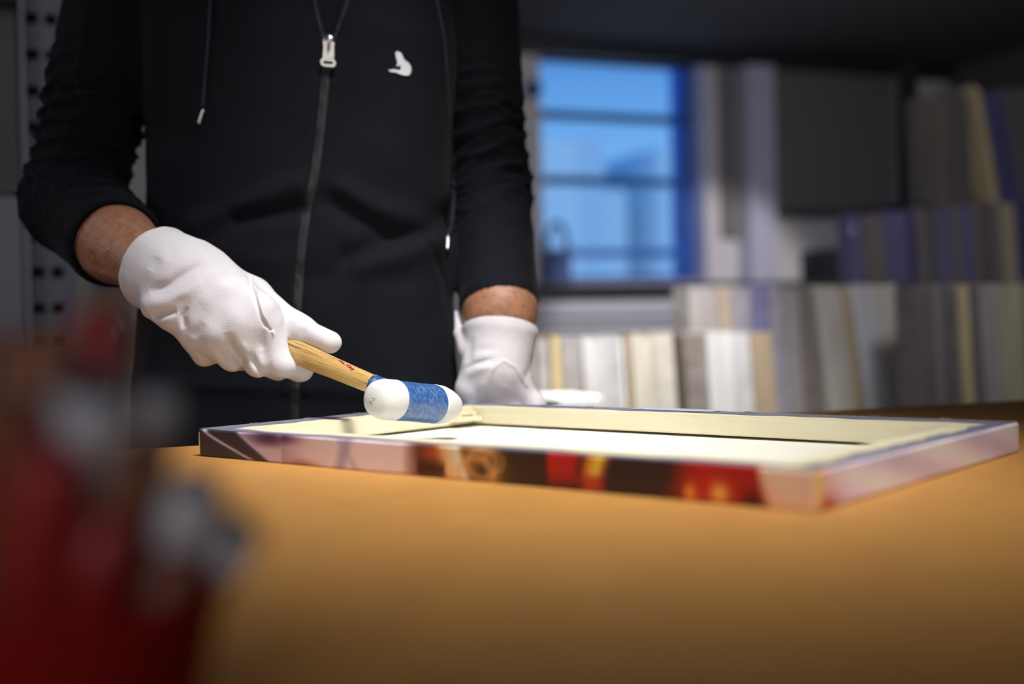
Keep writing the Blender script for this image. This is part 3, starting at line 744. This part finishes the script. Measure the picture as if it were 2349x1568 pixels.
def gloveR(P):
    pal = None
    for n_, w in (('index', .0165), ('middle', .0165), ('ring', .016), ('little', .015)):
        c = cap(P, WRg.lerp(fr_[n_][0], .15), fr_[n_][0], .020, w); pal = c if pal is None else smin(pal, c, .024)
    d = pal
    d = smin(d, cap(P, Q(480, 625, 1.222), Q(560, 690, 1.205), .022, .018), .02)
    fg = None
    for n_, r in (('index', .0128), ('middle', .0128), ('ring', .0122), ('little', .0112)):
        c = chain(P, fr_[n_], [r * 1.10, r, r * .92, r * .85]); fg = c if fg is None else smin(fg, c, .0075)
    d = smin(d, fg, .020)
    th = chain(P, thR, [.020, .0168, .0132, .0113], .012); d = smin(d, th, .007)
    # cuff: wide loose tube
    cf = cap(P, WRg, cR - Vector(axR) * -.004, .038, .0445, (0, 1, .2), 1.22)
    cf = smin(cf, cap(P, Q(352, 705, 1.19), Q(380, 718, 1.19), .011, .0105), .012)
    d = smin(d, cf, .028)
    s_ = (P - npv(cR)) @ axR
    # folds
    for pts, w, a in [([(340, 672), (394, 650), (428, 627), (462, 606)], 9, -.0042), ([(337, 700), (383, 688), (428, 668), (470, 640)], 11, .0034), ([(346, 728), (378, 718), (408, 712)], 6.5, -.0062),
            ([(430, 700), (420, 724), (424, 756)], 6, -.0036), ([(366, 590), (347, 622)], 9, -.0018), ([(400, 570), (386, 600)], 9, -.0014), ([(425, 618), (500, 608)], 12, -.0012),
            ([(519, 760), (533, 806), (566, 842)], 10, -.0042), ([(572, 805), (588, 838), (606, 862)], 5.5, -.0046), ([(498, 795), (528, 838)], 7, -.0022), ([(552, 785), (580, 822)], 7, .0018), ([(606, 752), (599, 804)], 7, -.0020),
            ([(573, 622), (590, 673), (603, 719), (616, 745), (628, 766)], 2.6, .0020), ([(567, 628), (583, 676), (596, 722), (608, 748)], 3.5, -.0016), ([(603, 731), (621, 756)], 3.2, -.0042),
            ([(640, 700), (628, 738)], 9, -.0016), ([(700, 752), (690, 775)], 6, -.0008), ([(440, 775), (470, 740)], 9, -.0016), ([(455, 700), (500, 660), (560, 640)], 16, .0016)]:
        d = d - sfold(P, pts, w, a, 1.212, 1.18)
    d = d - .0009 * wob(P, 120, 1) - .0004 * wob(P, 260, 2)
    rim = s_ - .012 - .004 * wob(P, 60, 4)
    d = d - .0010 * np.exp(-((rim + .004) / .0018) ** 2)
    d = smax(d, rim, .002)
    d = smax(d, -np.maximum(cap(P, npv(cR) - axR * .03, npv(cR) + axR * .05, .036, .0425, (0, 1, .2), 1.22), -(rim + .010)), .001)
    # slot where the handle is gripped
    d = smax(d, -cap(P, hpt(.12), hpt(.30), .0095, .0115), .002)
    return d
sdf_object('glove', gloveR, (-.395, 1.13, TZ + .03), (-.165, 1.29, TZ + .22), .00135, M_glove, pr)['label'] = 'white cotton glove gripping the mallet handle'
FL = {'index': [(1092, 892, 1.385), (1090, 932, 1.383), (1094, 966, 1.368), (1098, 968, 1.350)],
      'middle': [(1128, 888, 1.388), (1136, 930, 1.386), (1140, 964, 1.368), (1142, 967, 1.350)],
      'ring': [(1162, 890, 1.387), (1180, 928, 1.385), (1186, 960, 1.368), (1188, 965, 1.352)],
      'little': [(1188, 894, 1.384), (1226, 926, 1.378), (1238, 955, 1.370), (1236, 962, 1.356)]}
fl_ = {k: [QL(x) for x in v] for k, v in FL.items()}
cL = Q(1147, 760, 1.392); axL = npv((RL - WL).normalized())
def gloveL(P):
    d = None
    for n_, w in (('index', .017), ('middle', .017), ('ring', .016), ('little', .014)):
        c = cap(P, WL.lerp(fl_[n_][0], .1), fl_[n_][0], .023, w); d = c if d is None else smin(d, c, .022)
    fg = None
    for n_ in fl_:
        c = chain(P, fl_[n_], [.0132, .0118, .0105, .0095]); fg = c if fg is None else smin(fg, c, .004)
    d = smin(d, fg, .012)
    d = smin(d, chain(P, [Q(1105, 850, 1.38), Q(1076, 890, 1.378), Q(1068, 925, 1.384)], [.018, .0135, .011]), .014)
    d = smin(d, cap(P, WL, cL, .034, .0445, (0, 1, 0), 1.15), .022)
    for pts, w, a in [([(1066, 850), (1089, 834), (1132, 823)], 5, -.0042), ([(1070, 866), (1092, 848), (1135, 838)], 6, .0022), ([(1119, 905), (1126, 850), (1156, 826), (1184, 843), (1208, 885)], 3, .0016),
            ([(1074, 837), (1083, 772)], 6, -.0028), ([(1206, 870), (1218, 836)], 5, -.0034), ([(1085, 806), (1140, 798)], 7, -.0014), ([(1150, 905), (1160, 880)], 10, .0012), ([(1100, 900), (1108, 872)], 8, .0012), ([(1215, 790), (1224, 830)], 7, .0015)]:
        d = d - sfold(P, pts, w, a, 1.372, 1.36)
    d = d - .0008 * wob(P, 110, 5)
    s_ = (P - npv(cL)) @ axL; rim = s_ - .004
    d = smax(d, rim, .002)
    d = smax(d, -np.maximum(cap(P, npv(cL) - axL * .03, npv(cL) + axL * .05, .0385, .0425, (0, 1, 0), 1.15), -(rim + .009)), .001)
    d = smin(d, chain(P, [Q(1066, 800, 1.385), Q(1054, 765, 1.40), Q(1046, 716, 1.42)], [.008, .0055, .002]), .008)
    return d
sdf_object('glove', gloveL, (-.09, 1.31, TZ - .03), (.06, 1.47, TZ + .14), .00135, M_glove, pr)['label'] = 'white cotton glove holding the far corner of the canvas'

# hoodie details -----------------------------------------------------
def hitp(px, py, off=.001):
    p = hit(hoodie, px, py); p = p if p is not None else Q(px, py, 1.34)
    return p - ray(px, py) * off
def ribbon(name, pts, wpx, m, parent, off=.0008, n=60, thick=.0012):
    pts = np.array(pts, float); L = np.r_[0, np.cumsum(np.hypot(*np.diff(pts, axis=0).T))]; V = []; Fc = []
    for k in range(n):
        t = L[-1] * k / (n - 1); x = np.interp(t, L, pts[:, 0]); y = np.interp(t, L, pts[:, 1])
        a = hitp(x - wpx / 2, y, off); b = hitp(x + wpx / 2, y, off); c = hitp(x, y, off + thick)
        V += [a + ray(x, y) * thick * 2, a, c, b, b + ray(x, y) * thick * 2]
    for k in range(n - 1):
        for j in range(4): Fc.append((5 * k + j, 5 * k + 5 + j, 5 * k + 6 + j, 5 * k + 1 + j))
    return from_pd(name, V, Fc, m, parent)
ribbon('zipper', [(752, 118), (745, 200), (735, 300), (722, 400), (706, 470), (693, 560), (686, 640), (681, 720), (676, 960)], 19, M_zip, hdo)
ribbon('zipper_tape', [(748, 100), (735, 50), (722, -10), (716, -60)], 11, M_zip, hdo, n=20)
ribbon('zipper_tape', [(760, 100), (778, 50), (800, -10), (812, -60)], 11, M_zip, hdo, n=20)
p0 = hitp(755, 95, .004)
g = MB(); V = bmesh.ops.create_uvsphere(g.bm, u_segments=20, v_segments=12, radius=1)['verts']
for v in V: v.co = Vector((v.co.x * .0072, v.co.y * .0045, v.co.z * .0082)) + p0
g.build('zipper_slider', M_metal, hdo, True)
DZ = (hitp(752, 130, .0).y) - .0075
def PX(l, D): return [Q(x, y, D) for x, y in l]
g = MB()
g.prism(PX([(741, 94), (743, 93), (750, 94), (750.5, 114), (754, 115), (758, 114), (759, 95), (765, 95), (767, 99), (766, 104), (766, 133), (740, 133), (742, 104), (741, 99)], DZ), (0, .0028, 0))
cx, cy = 752.5, 143
def rr_loop(cx, cy, w, h, r, n=6):
    L = []
    for (sx_, sy_, a0) in ((1, 1, 0), (-1, 1, 90), (-1, -1, 180), (1, -1, 270)):
        for k in range(n + 1):
            a = math.radians(a0 + 90 * k / n); L.append((cx + sx_ * (w - r) + math.cos(a) * r, cy + sy_ * (h - r) + math.sin(a) * r + (cx * 0)))
    return L
g.ring(PX([(x, y + (x - cx) * .09) for x, y in rr_loop(cx, cy, 17.5, 9.5, 8.5)], DZ), PX([(x, y + (x - cx) * .09) for x, y in rr_loop(cx, cy, 11.5, 3.6, 3)], DZ), (0, .0032, 0))
g.build('zipper_pull', M_pull, hdo)
g = MB(); g.tube([Q(754.5, 96, DZ - .002), Q(754.5, 104, DZ - .004), Q(754.3, 113, DZ - .001)], [.0016, .0013, .0016], 8); g.build('pull_link', mat('copper_metal', (.6, .42, .33), .3, metal=1), hdo, True)
LG = [(1808, 450), (1850, 462), (1882, 485), (1893, 530), (1903, 580), (1945, 612), (1995, 640), (2030, 675), (2052, 715), (2062, 765), (2058, 815), (2040, 858), (2010, 880), (1965, 884), (1910, 876), (1850, 858), (1800, 833), (1760, 826), (1700, 822),
      (1668, 808), (1652, 790), (1700, 778), (1760, 773), (1800, 780), (1838, 790), (1862, 782), (1884, 768), (1880, 735), (1868, 708), (1850, 706), (1815, 722), (1797, 714), (1793, 702), (1812, 690), (1824, 672), (1808, 620), (1792, 575), (1786, 530), (1776, 500), (1782, 468)]
lp = [(680 + x / 7.83, 60 + y / 7.83) for x, y in LG]
g = MB(); a_ = [g.bm.verts.new(hitp(x, y, .0022)) for x, y in lp]; b_ = [g.bm.verts.new(hitp(x, y, .0002)) for x, y in lp]; nL = len(a_)
fc = g.bm.faces.new(a_)
for i in range(nL): g.bm.faces.new((a_[i], b_[i], b_[(i + 1) % nL], a_[(i + 1) % nL]))
bmesh.ops.triangulate(g.bm, faces=[fc]); g.build('chest_emblem', M_logo, hdo)
def cord(pts, tip):
    pts = np.array(pts, float); L = np.r_[0, np.cumsum(np.hypot(*np.diff(pts, axis=0).T))]
    P_ = [hitp(np.interp(t, L, pts[:, 0]), np.interp(t, L, pts[:, 1]), .003) for t in np.linspace(0, L[-1], 40)]
    MB().tube(P_, .0022, 8).build('drawstring', M_cord, hdo, True)
    T = [hitp(x, y, .0045) for x, y in tip]
    MB().tube([T[0], T[0].lerp(T[1], .1), T[0].lerp(T[1], .9), T[1]], [.0018, .0022, .0022, .0024], 10).build('drawstring_tip', M_metal, hdo, True)
cord([(500, -230), (492, -120), (486, -40), (482, 20), (478, 90), (472, 160), (465, 250)], [(467, 251), (456, 284)])
cord([(960, -230), (975, -120), (992, -40), (1008, 30), (1020, 90), (1027, 180), (1033, 280), (1040, 380), (1041, 470), (1036, 520), (1028, 540)], [(1028, 540), (1026, 572)])

# ------------------------------------------------------------------ red cup with brushes, very close
cupc = Vector((-.128, .325, TZ))
cp = empty('brush_cup', cupc, 'dark red plastic cup full of brushes on the near left corner of the table', 'cup')
V, Fc = lathe(cupc, (0, 0, 1), [(0, .034), (.001, .037), (.043, .0475), (.045, .049), (.0465, .048), (.045, .046), (.006, .0345), (.0055, .001)], 48)
from_pd('cup_shell', V, Fc, M_redplastic, cp, True)
def brush(base, tip, r, hm, label, ferr=True):
    b = Vector(base); t = Vector(tip); L = (t - b).length; d = (t - b).normalized()
    o = empty('paint_brush', b, label, 'brush', 'brushes standing in the red cup')
    pt = lambda s: b + d * s
    fl0 = L - .034; 
    MB().tube([pt(0), pt(.004), pt(L * .35), pt(fl0 - .02), pt(fl0)], [r * .5, r * .7, r, r * 1.1, r * .85], 14).build('brush_handle', hm, o, True)
    MB().tube([pt(fl0 - .001), pt(fl0 + .004), pt(fl0 + .018), pt(fl0 + .029)], [r * .95, r * 1.0, r * 1.2, r * 1.2], 16, flat=.8).build('ferrule', M_ferr, o, True)
    MB().tube([pt(fl0 + .028), pt(fl0 + .030), pt(L - .001), pt(L)], [r * 1.15, r * 1.1, r * .8, r * .4], 14, flat=.7).build('bristles', M_bristle, o, True)
BR = [((566, 1180), .330, .0062, M_tan, (.026, .012), 'brown handled brush leaning furthest right out of the red cup, over the table', 1),
      ((468, 1076), .320, .0070, M_brown, (.022, -.010), 'red brown handled brush just above the furthest right one in the cup', 1),
      ((372, 868), .345, .0050, M_brown, (.018, .016), 'thin brush whose ferrule rises in front of the trousers', 1),
      ((215, 862), .300, .0080, M_tan, (.006, -.016), 'thick brown brush with a pale ferrule in the middle of the cup', 1),
      ((235, 700), .335, .0080, M_redh, (-.002, .010), 'bright red brush handle standing tallest in the cup', 0),
      ((120, 760), .320, .0080, M_tan, (-.016, -.004), 'brown brush handle left of the bright red one', 0),
      ((20, 760), .345, .0070, M_brown, (-.026, .012), 'leftmost tall brush handle, at the photo edge', 0),
      ((40, 900), .290, .0085, M_brown, (-.022, -.020), 'short leftmost brush handle at the front of the cup', 0),
      ((425, 1262), .315, .0080, M_brown, (.024, -.022), 'short red brown brush handle low at the right rim of the cup', 0),
      ((300, 1010), .310, .0090, M_tan, (.012, .000), 'fat tan brush handle in the middle right of the cup', 0),
      ((130, 1010), .290, .0090, M_redh, (-.004, -.026), 'short red brush handle at the front of the cup', 0),
      ((265, 1165), .302, .0080, M_redh, (.010, -.030), 'shortest dark red brush handle at the front right of the cup', 0)]
def stick(base, tip, r, hm, label):
    b = Vector(base); t = Vector(tip); L = (t - b).length; d = (t - b).normalized(); pt = lambda s: b + d * s
    o = empty('paint_brush', b, label, 'brush', 'brushes standing in the red cup')
    MB().tube([pt(.030), pt(.034), pt(L * .45), pt(L * .75), pt(L - .006), pt(L - .002), pt(L)], [r * .7, r * .75, r * .8, r, r * .95, r * .7, r * .3], 14).build('brush_handle', hm, o, True)
    MB().tube([pt(.012), pt(.031)], [r * .9, r * .78], 14).build('ferrule', M_ferr, o, True)
    MB().tube([pt(0), pt(.004), pt(.0125)], [r * .4, r * .7, r * .85], 12).build('bristles', M_bristle, o, True)
for (tp, D, r, hm, bo_, lab, up) in BR:
    (brush if up else stick)(cupc + Vector((bo_[0] * .8, bo_[1] * .8, .008)), Q(tp[0], tp[1], D), r, hm, lab)

# ------------------------------------------------------------------ storage at the back
LBZ = TZ - .36
lb = empty('storage_bench', RM(1.7, 2.6, 0), 'low grey bench behind the table carrying the rows of wrapped panels', 'bench')
rbox('bench_top', .02, 3.6, 2.02, 3.4, LBZ - .04, LBZ, M_cab, lb)
for a in (.05, 3.5):
    for b in (2.1, 3.3): rbox('leg', a, a + .05, b, b + .05, 0, LBZ - .04, M_rack, lb)
WC = {'c': (.62, .58, .50), 'w': (.66, .65, .66), 't': (.42, .32, .22), 'b': (.20, .155, .125), 'g': (.33, .30, .29), 'o': (.42, .39, .27), 'y': (.55, .44, .24), 'd': (.075, .055, .045), 'l': (.30, .28, .33)}
NM = {'c': 'cream', 'w': 'whitish', 't': 'tan', 'b': 'brown', 'g': 'grey brown', 'o': 'olive cream', 'y': 'yellowish', 'd': 'dark brown', 'l': 'lilac grey'}
WM = {k: mat('panel_' + NM[k].replace(' ', '_'), v, .7, noise=(6, tuple(c * .8 for c in v), .35, .7, (6, 6, 1))) for k, v in WC.items()}
ORD = ['leftmost', 'second', 'third', 'fourth', 'fifth', 'sixth', 'seventh', 'eighth', 'ninth', 'tenth', 'eleventh', 'twelfth', 'thirteenth', 'fourteenth', 'fifteenth', 'sixteenth', 'seventeenth', 'eighteenth']
def panel_row(items, v, zbase, where, group, depth=.30):
    for i, (x0, x1, yt, lean, c, film) in enumerate(items):
        ua, zt = QV(x0 + 1, yt, v); ub, _ = QV(x1 - 1, yt, v)
        u_l = QV((x0 + x1) / 2 + lean, 740, v)[0] - QV((x0 + x1) / 2, 740, v)[0]
        h_ = zt - zbase; w_ = ub - ua
        th = math.atan2(u_l * (h_ / .25 if h_ > .3 else 1), h_) if lean else 0
        p_ = 'leftmost' if i == 0 else ORD[i] + ' from left,'
        lab = '%s %s panel%s %s %s' % (p_, NM[c], ' in film with painted blue sheen' if film == 2 else (' in film' if film else ''), 'in', where)
        o = empty('wrapped_panel', RM((ua + ub) / 2, v, zbase), lab, 'panel', group, RA)
        M = RMAT @ Matrix.Translation(((ua + ub) / 2 + math.tan(th) * h_ * .5, v, zbase)) @ Matrix.Shear('XY', 4, (0, 0))
        k = -math.tan(th)
        Msh = Matrix(((1, 0, k, 0), (0, 1, 0, 0), (0, 0, 1, 0), (0, 0, 0, 1)))
        M = RMAT @ Matrix.Translation(((ua + ub) / 2 - k * 0 , v, zbase)) @ Matrix.Translation((-k * h_, 0, 0)) @ Msh
        g = MB(); nst = max(1, int(round(w_ / .020))); sw = w_ / nst
        for j in range(nst):
            dz = -random.random() * .010 if j % 2 else 0; dv = random.uniform(0, .008)
            g.box((-w_ / 2 + j * sw + .0006, dv, 0), (-w_ / 2 + (j + 1) * sw - .0006, depth, h_ + dz), M)
        g.build('panel_core', WM[c], o)
        if film:
            a = .0018; MB().box((-w_ / 2 - .0002, -a, .0), (w_ / 2 + .0002, depth + a, h_ + .004), M, .004).build('film_wrap', M_sheenfilm if film == 2 else M_film, o)
R1 = [(1190, 1226, 772, 6, 'g', 1), (1228, 1262, 776, 8, 'g', 1), (1263, 1285, 770, 8, 'y', 0), (1286, 1334, 776, 10, 'g', 1), (1335, 1399, 774, 14, 'w', 1), (1400, 1432, 770, 14, 'w', 1), (1433, 1448, 772, 14, 't', 0),
      (1449, 1496, 764, 14, 'c', 0), (1497, 1545, 764, 14, 'c', 1), (1549, 1568, 775, 14, 'd', 0), (1569, 1620, 766, 14, 'b', 1), (1621, 1680, 762, 14, 'w', 0), (1681, 1722, 764, 14, 'w', 1), (1723, 1774, 762, 14, 't', 0)]  # the dark panel here stands in for a shaded gap in the row
R2 = [(1578, 1648, 658, 8, 'g', 1), (1649, 1678, 656, 8, 't', 1), (1679, 1722, 658, 8, 'l', 1), (1723, 1762, 655, 8, 'l', 2), (1763, 1800, 656, 8, 'l', 1), (1801, 1834, 660, 8, 'g', 1), (1835, 1866, 656, 10, 'b', 1),
      (1867, 1930, 654, 26, 'c', 0), (1932, 1950, 660, 24, 'y', 0), (1951, 2005, 652, 30, 'w', 0), (2006, 2060, 652, 30, 'c', 0), (2061, 2100, 664, 30, 't', 1)]
R3 = [(2104, 2140, 656, 8, 'd', 1), (2141, 2160, 652, 8, 'b', 1), (2161, 2196, 654, 10, 'd', 1), (2197, 2222, 652, 12, 'y', 0), (2223, 2246, 654, 12, 'd', 1), (2247, 2282, 652, 12, 'g', 1), (2283, 2345, 650, 12, 'o', 0), (2346, 2410, 650, 12, 'b', 1)]
panel_row(R1, 2.30, LBZ, 'the lowest front row', 'wrapped panels in the lowest front row', .07)
panel_row(R2, 2.45, LBZ, 'the taller second row', 'wrapped panels in the taller second row', .08)
panel_row(R3, 2.16, LBZ, 'the near right row', 'wrapped panels in the near right row', .08)
# dark rack with two shelves carrying more panels
V4 = 2.78
ru0 = QV(1945, 600, V4)[0]; ru1 = UR - .05 if UR < 4 else 4.0
ru1 = QV(2460, 600, V4)[0]
zs1 = QV(1960, 652, V4)[1]; zs2 = QV(2120, 462, V4)[1]
rk = empty('shelf_rack', RM(ru0, V4, 0), 'dark metal rack with two shelves of panels at the right', 'rack')
rbox('shelf', ru0, ru1, V4 - .02, V4 + .36, zs1 - .014, zs1, M_rack, rk)
a5 = QV(2096, 400, V4)[0]
rbox('shelf', a5, ru1, V4 - .02 + .10, V4 + .36, zs2 - .012, zs2, M_rack, rk)
rbox('upright', QV(2072, 300, V4 + .38)[0], QV(2100, 300, V4 + .38)[0], V4 + .365, V4 + .405, LBZ, QV(2090, 150, V4 + .38)[1], M_black, rk)
rbox('upright', ru1, ru1 + .04, V4 - .02, V4 + .02, LBZ, QV(2090, 150, V4)[1], M_black, rk)
rbox('upright', ru0 - .001, ru0 + .02, V4 + .365, V4 + .385, LBZ, zs1, M_black, rk)
rbox('upright', ru1, ru1 + .04, V4 + .365, V4 + .405, LBZ, QV(2090, 150, V4)[1], M_black, rk)
R4 = []; cs = 'lbblldbdlblbdbydby'; x = 1950
for k in range(16):
    w_ = (26, 22, 30, 24, 28, 20)[k % 6]; R4.append((x, x + w_ - 1, 492 - (x - 1950) * .10 + (k % 3) * 4, 8, cs[k], 2 if cs[k] in 'l' or k % 5 == 0 else 1)); x += w_
panel_row(R4, V4, zs1 + .0005, 'the middle rack shelf', 'wrapped panels on the middle shelf', .07)
R5 = [(2112, 2145, 222, 4, 'd', 1), (2146, 2176, 214, 4, 'b', 0), (2177, 2222, 206, 6, 'd', 1), (2228, 2250, 195, 30, 'y', 0), (2254, 2300, 215, 30, 'd', 2), (2302, 2350, 205, 30, 'd', 1), (2352, 2400, 205, 30, 'd', 1)]
panel_row(R5, V4 + .095, zs2 + .0005, 'the top rack shelf', 'wrapped panels on the top shelf', .07)
# black box on the sill left of the rack
a, z1 = QV(1896, 572, 3.2); b, _ = QV(1950, 572, 3.2)
# long dark ledge running from below the window to the rack
l0 = QV(1180, 660, 4.2)[0]; l1 = QV(2100, 640, 4.2)[0]; zl = QV(1700, 648, 4.2)[1]
lg = empty('wall_ledge', RM((l0 + l1) / 2, 4.2, 0), 'long dark counter edge running below the window', 'counter')
rbox('counter_top', l0, l1, 4.2, 4.6, zl - .03, zl, mat('dark_slate_counter', (.045, .045, .055), .45), lg, .004)
for a_2 in (l0 + .1, l1 - .1): rbox('leg', a_2 - .02, a_2 + .02, 4.42, 4.46, 0, zl - .03, M_rack, lg)
a, z1 = QV(1896, 568, 4.3); b, _ = QV(1962, 568, 4.3)
bxo = rbox('storage_box', a, b, 4.3, 4.5, zl, z1, M_black, None, .01)
tag(bxo, 'small black box on the dark counter edge left of the upper panels', 'box')
# low white carton lying in front of the lowest row
a, z1 = QV(1226, 905, 2.25); b, _ = QV(1345, 905, 2.2)
tag(rbox('white_carton', a, b, 2.12, 2.28, LBZ, z1, M_white, None, .006), 'low white carton lying in front of the lowest panel row', 'carton')

# ------------------------------------------------------------------ left background
DV = 2.3
def DU(px, py, v): return QV(px, py, v)
# perforated steel upright
x0 = DU(58, 200, DV)[0]; x1 = DU(158, 200, DV)[0]
pe = empty('perforated_upright', RM((x0 + x1) / 2, DV, 0), 'tall grey steel upright with two columns of square holes behind the left arm', 'upright')
pitch = (DU(75, 40, DV)[1] - DU(75, 290, DV)[1]) / 3; hz0 = DU(75, 42, DV)[1]
c1 = DU(77, 200, DV)[0]; c2 = DU(121, 200, DV)[0]; hw = (DU(92, 200, DV)[0] - c1) * .95; hh = hw * .95
us = [x0, c1 - hw, c1 + hw, c2 - hw, c2 + hw, x1]
zs = [0]; k0 = int((hz0 - .35) / pitch)
for k in range(-k0, 4): zs += [hz0 + k * pitch - hh, hz0 + k * pitch + hh]
zs += [ZC - .002]
g = MB()
for i in range(5):
    for j in range(len(zs) - 1):
        if i in (1, 3) and j % 2 == 1: continue
        g.box((us[i], DV, zs[j]), (us[i + 1], DV + .004, zs[j + 1]), RMAT)
bmesh.ops.remove_doubles(g.bm, verts=g.bm.verts, dist=1e-5)
g.build('perforated_face', M_perf, pe)
rbox('back_channel', x0 + .002, x1 - .002, DV + .03, DV + .034, 0, ZC - .002, M_black, pe)
rbox('side_flange', x0 - .006, x0, DV - .012, DV + .034, 0, ZC - .002, mat('steel_edge_highlight', (.34, .34, .38), .4, metal=.2), pe)  # edge highlight put into the lighter grey of the left flange
rbox('side_flange', x1, x1 + .004, DV, DV + .034, 0, ZC - .002, M_perf, pe)
# cabinet at the left edge
c0 = DU(-160, 300, DV + .02)[0]; z_ = DU(20, 450, DV)[1]
cb = empty('cabinet', RM(c0, DV, 0), 'dark grey cabinet at the left edge of the photo', 'cabinet')
rbox('upper_door', c0, x0 - .012, DV + .01, DV + .4, z_ + .004, DU(20, 14, DV)[1], M_cab, cb, .003)
rbox('lower_door', c0, x0 - .012, DV + .0, DV + .4, .05, z_, mat('grey_cabinet_lower', (.27, .26, .30), .6), cb, .003)
rbox('cornice', c0, x0 - .012, DV - .01, DV + .41, DU(20, 14, DV)[1] + .002, DU(20, -40, DV)[1], M_black, cb)
# table behind with cartons and paper
V6 = 3.0
a = DU(150, 700, V6)[0]; b = DU(420, 700, V6)[0]; zt = DU(240, 960, V6)[1]
st_ = empty('side_table', RM((a + b) / 2, V6, 0), 'pale side table behind the person carrying paper stacks', 'table')
rbox('tabletop', a - .1, b, V6 - .25, V6 + .5, zt - .03, zt, M_beige, st_)
for q in (a - .05, b - .08): rbox('leg', q, q + .05, V6, V6 + .05, 0, zt - .03, M_rack, st_)
# crumpled white stack
def stack(P):
    return None
a = DU(228, 800, V6 - .1)[0]; b = DU(350, 800, V6 - .1)[0]; z1 = DU(270, 752, V6 - .1)[1]
g = MB(); nL_ = 26; hL = (z1 - zt) / nL_
for k in range(nL_):
    j = random.uniform(-.006, .006); g.box((a + j + (.03 if k > 22 else 0), V6 - .1 + random.uniform(-.004, .004), zt + k * hL), (b + j, V6 + .25, zt + (k + .86) * hL), RMAT, .0012)
tag(g.build('paper_stack', M_white, None), 'tall wavy stack of white sheets left of the hoodie', 'paper')
z2 = DU(290, 738, V6 - .1)[1]; a2 = DU(278, 740, V6 - .1)[0]
tag(rbox('white_box', a2, b, V6 - .105, V6 + .15, z1 + .0005, z2, mat('bright_white_card', (.85, .85, .88), .7), None, .002), 'flat bright white box on top of the paper stack', 'box')
for (xa, xb, yt, yb, v, c, nm, lab, cat) in ((166, 212, 575, 960, V6 + .28, (.40, .385, .36), 'storage_carton', 'tall pale grey carton right of the perforated upright', 'carton'),
        (214, 300, 668, 960, V6 + .27, (.36, .27, .20), 'cardboard_box', 'brown cardboard box behind the white paper stack', 'box')):
    a = DU(xa, yt, v)[0]; b = DU(xb, yt, v)[0]; zt2 = DU((xa + xb) / 2, yt, v)[1]
    tag(rbox(nm, a, b, v, v + .2, zt, zt2, mat(nm + '_card', c, .8), None, .004), lab, cat)
    if nm == 'cardboard_box':
        rb_ = rbox('lilac_box', a - .0, b + .03, v, v + .18, zt2, zt2 + .07, mat('lilac_card', (.22, .20, .27), .8), None, .004); tag(rb_, 'small lilac grey box on top of the brown cardboard box', 'box')
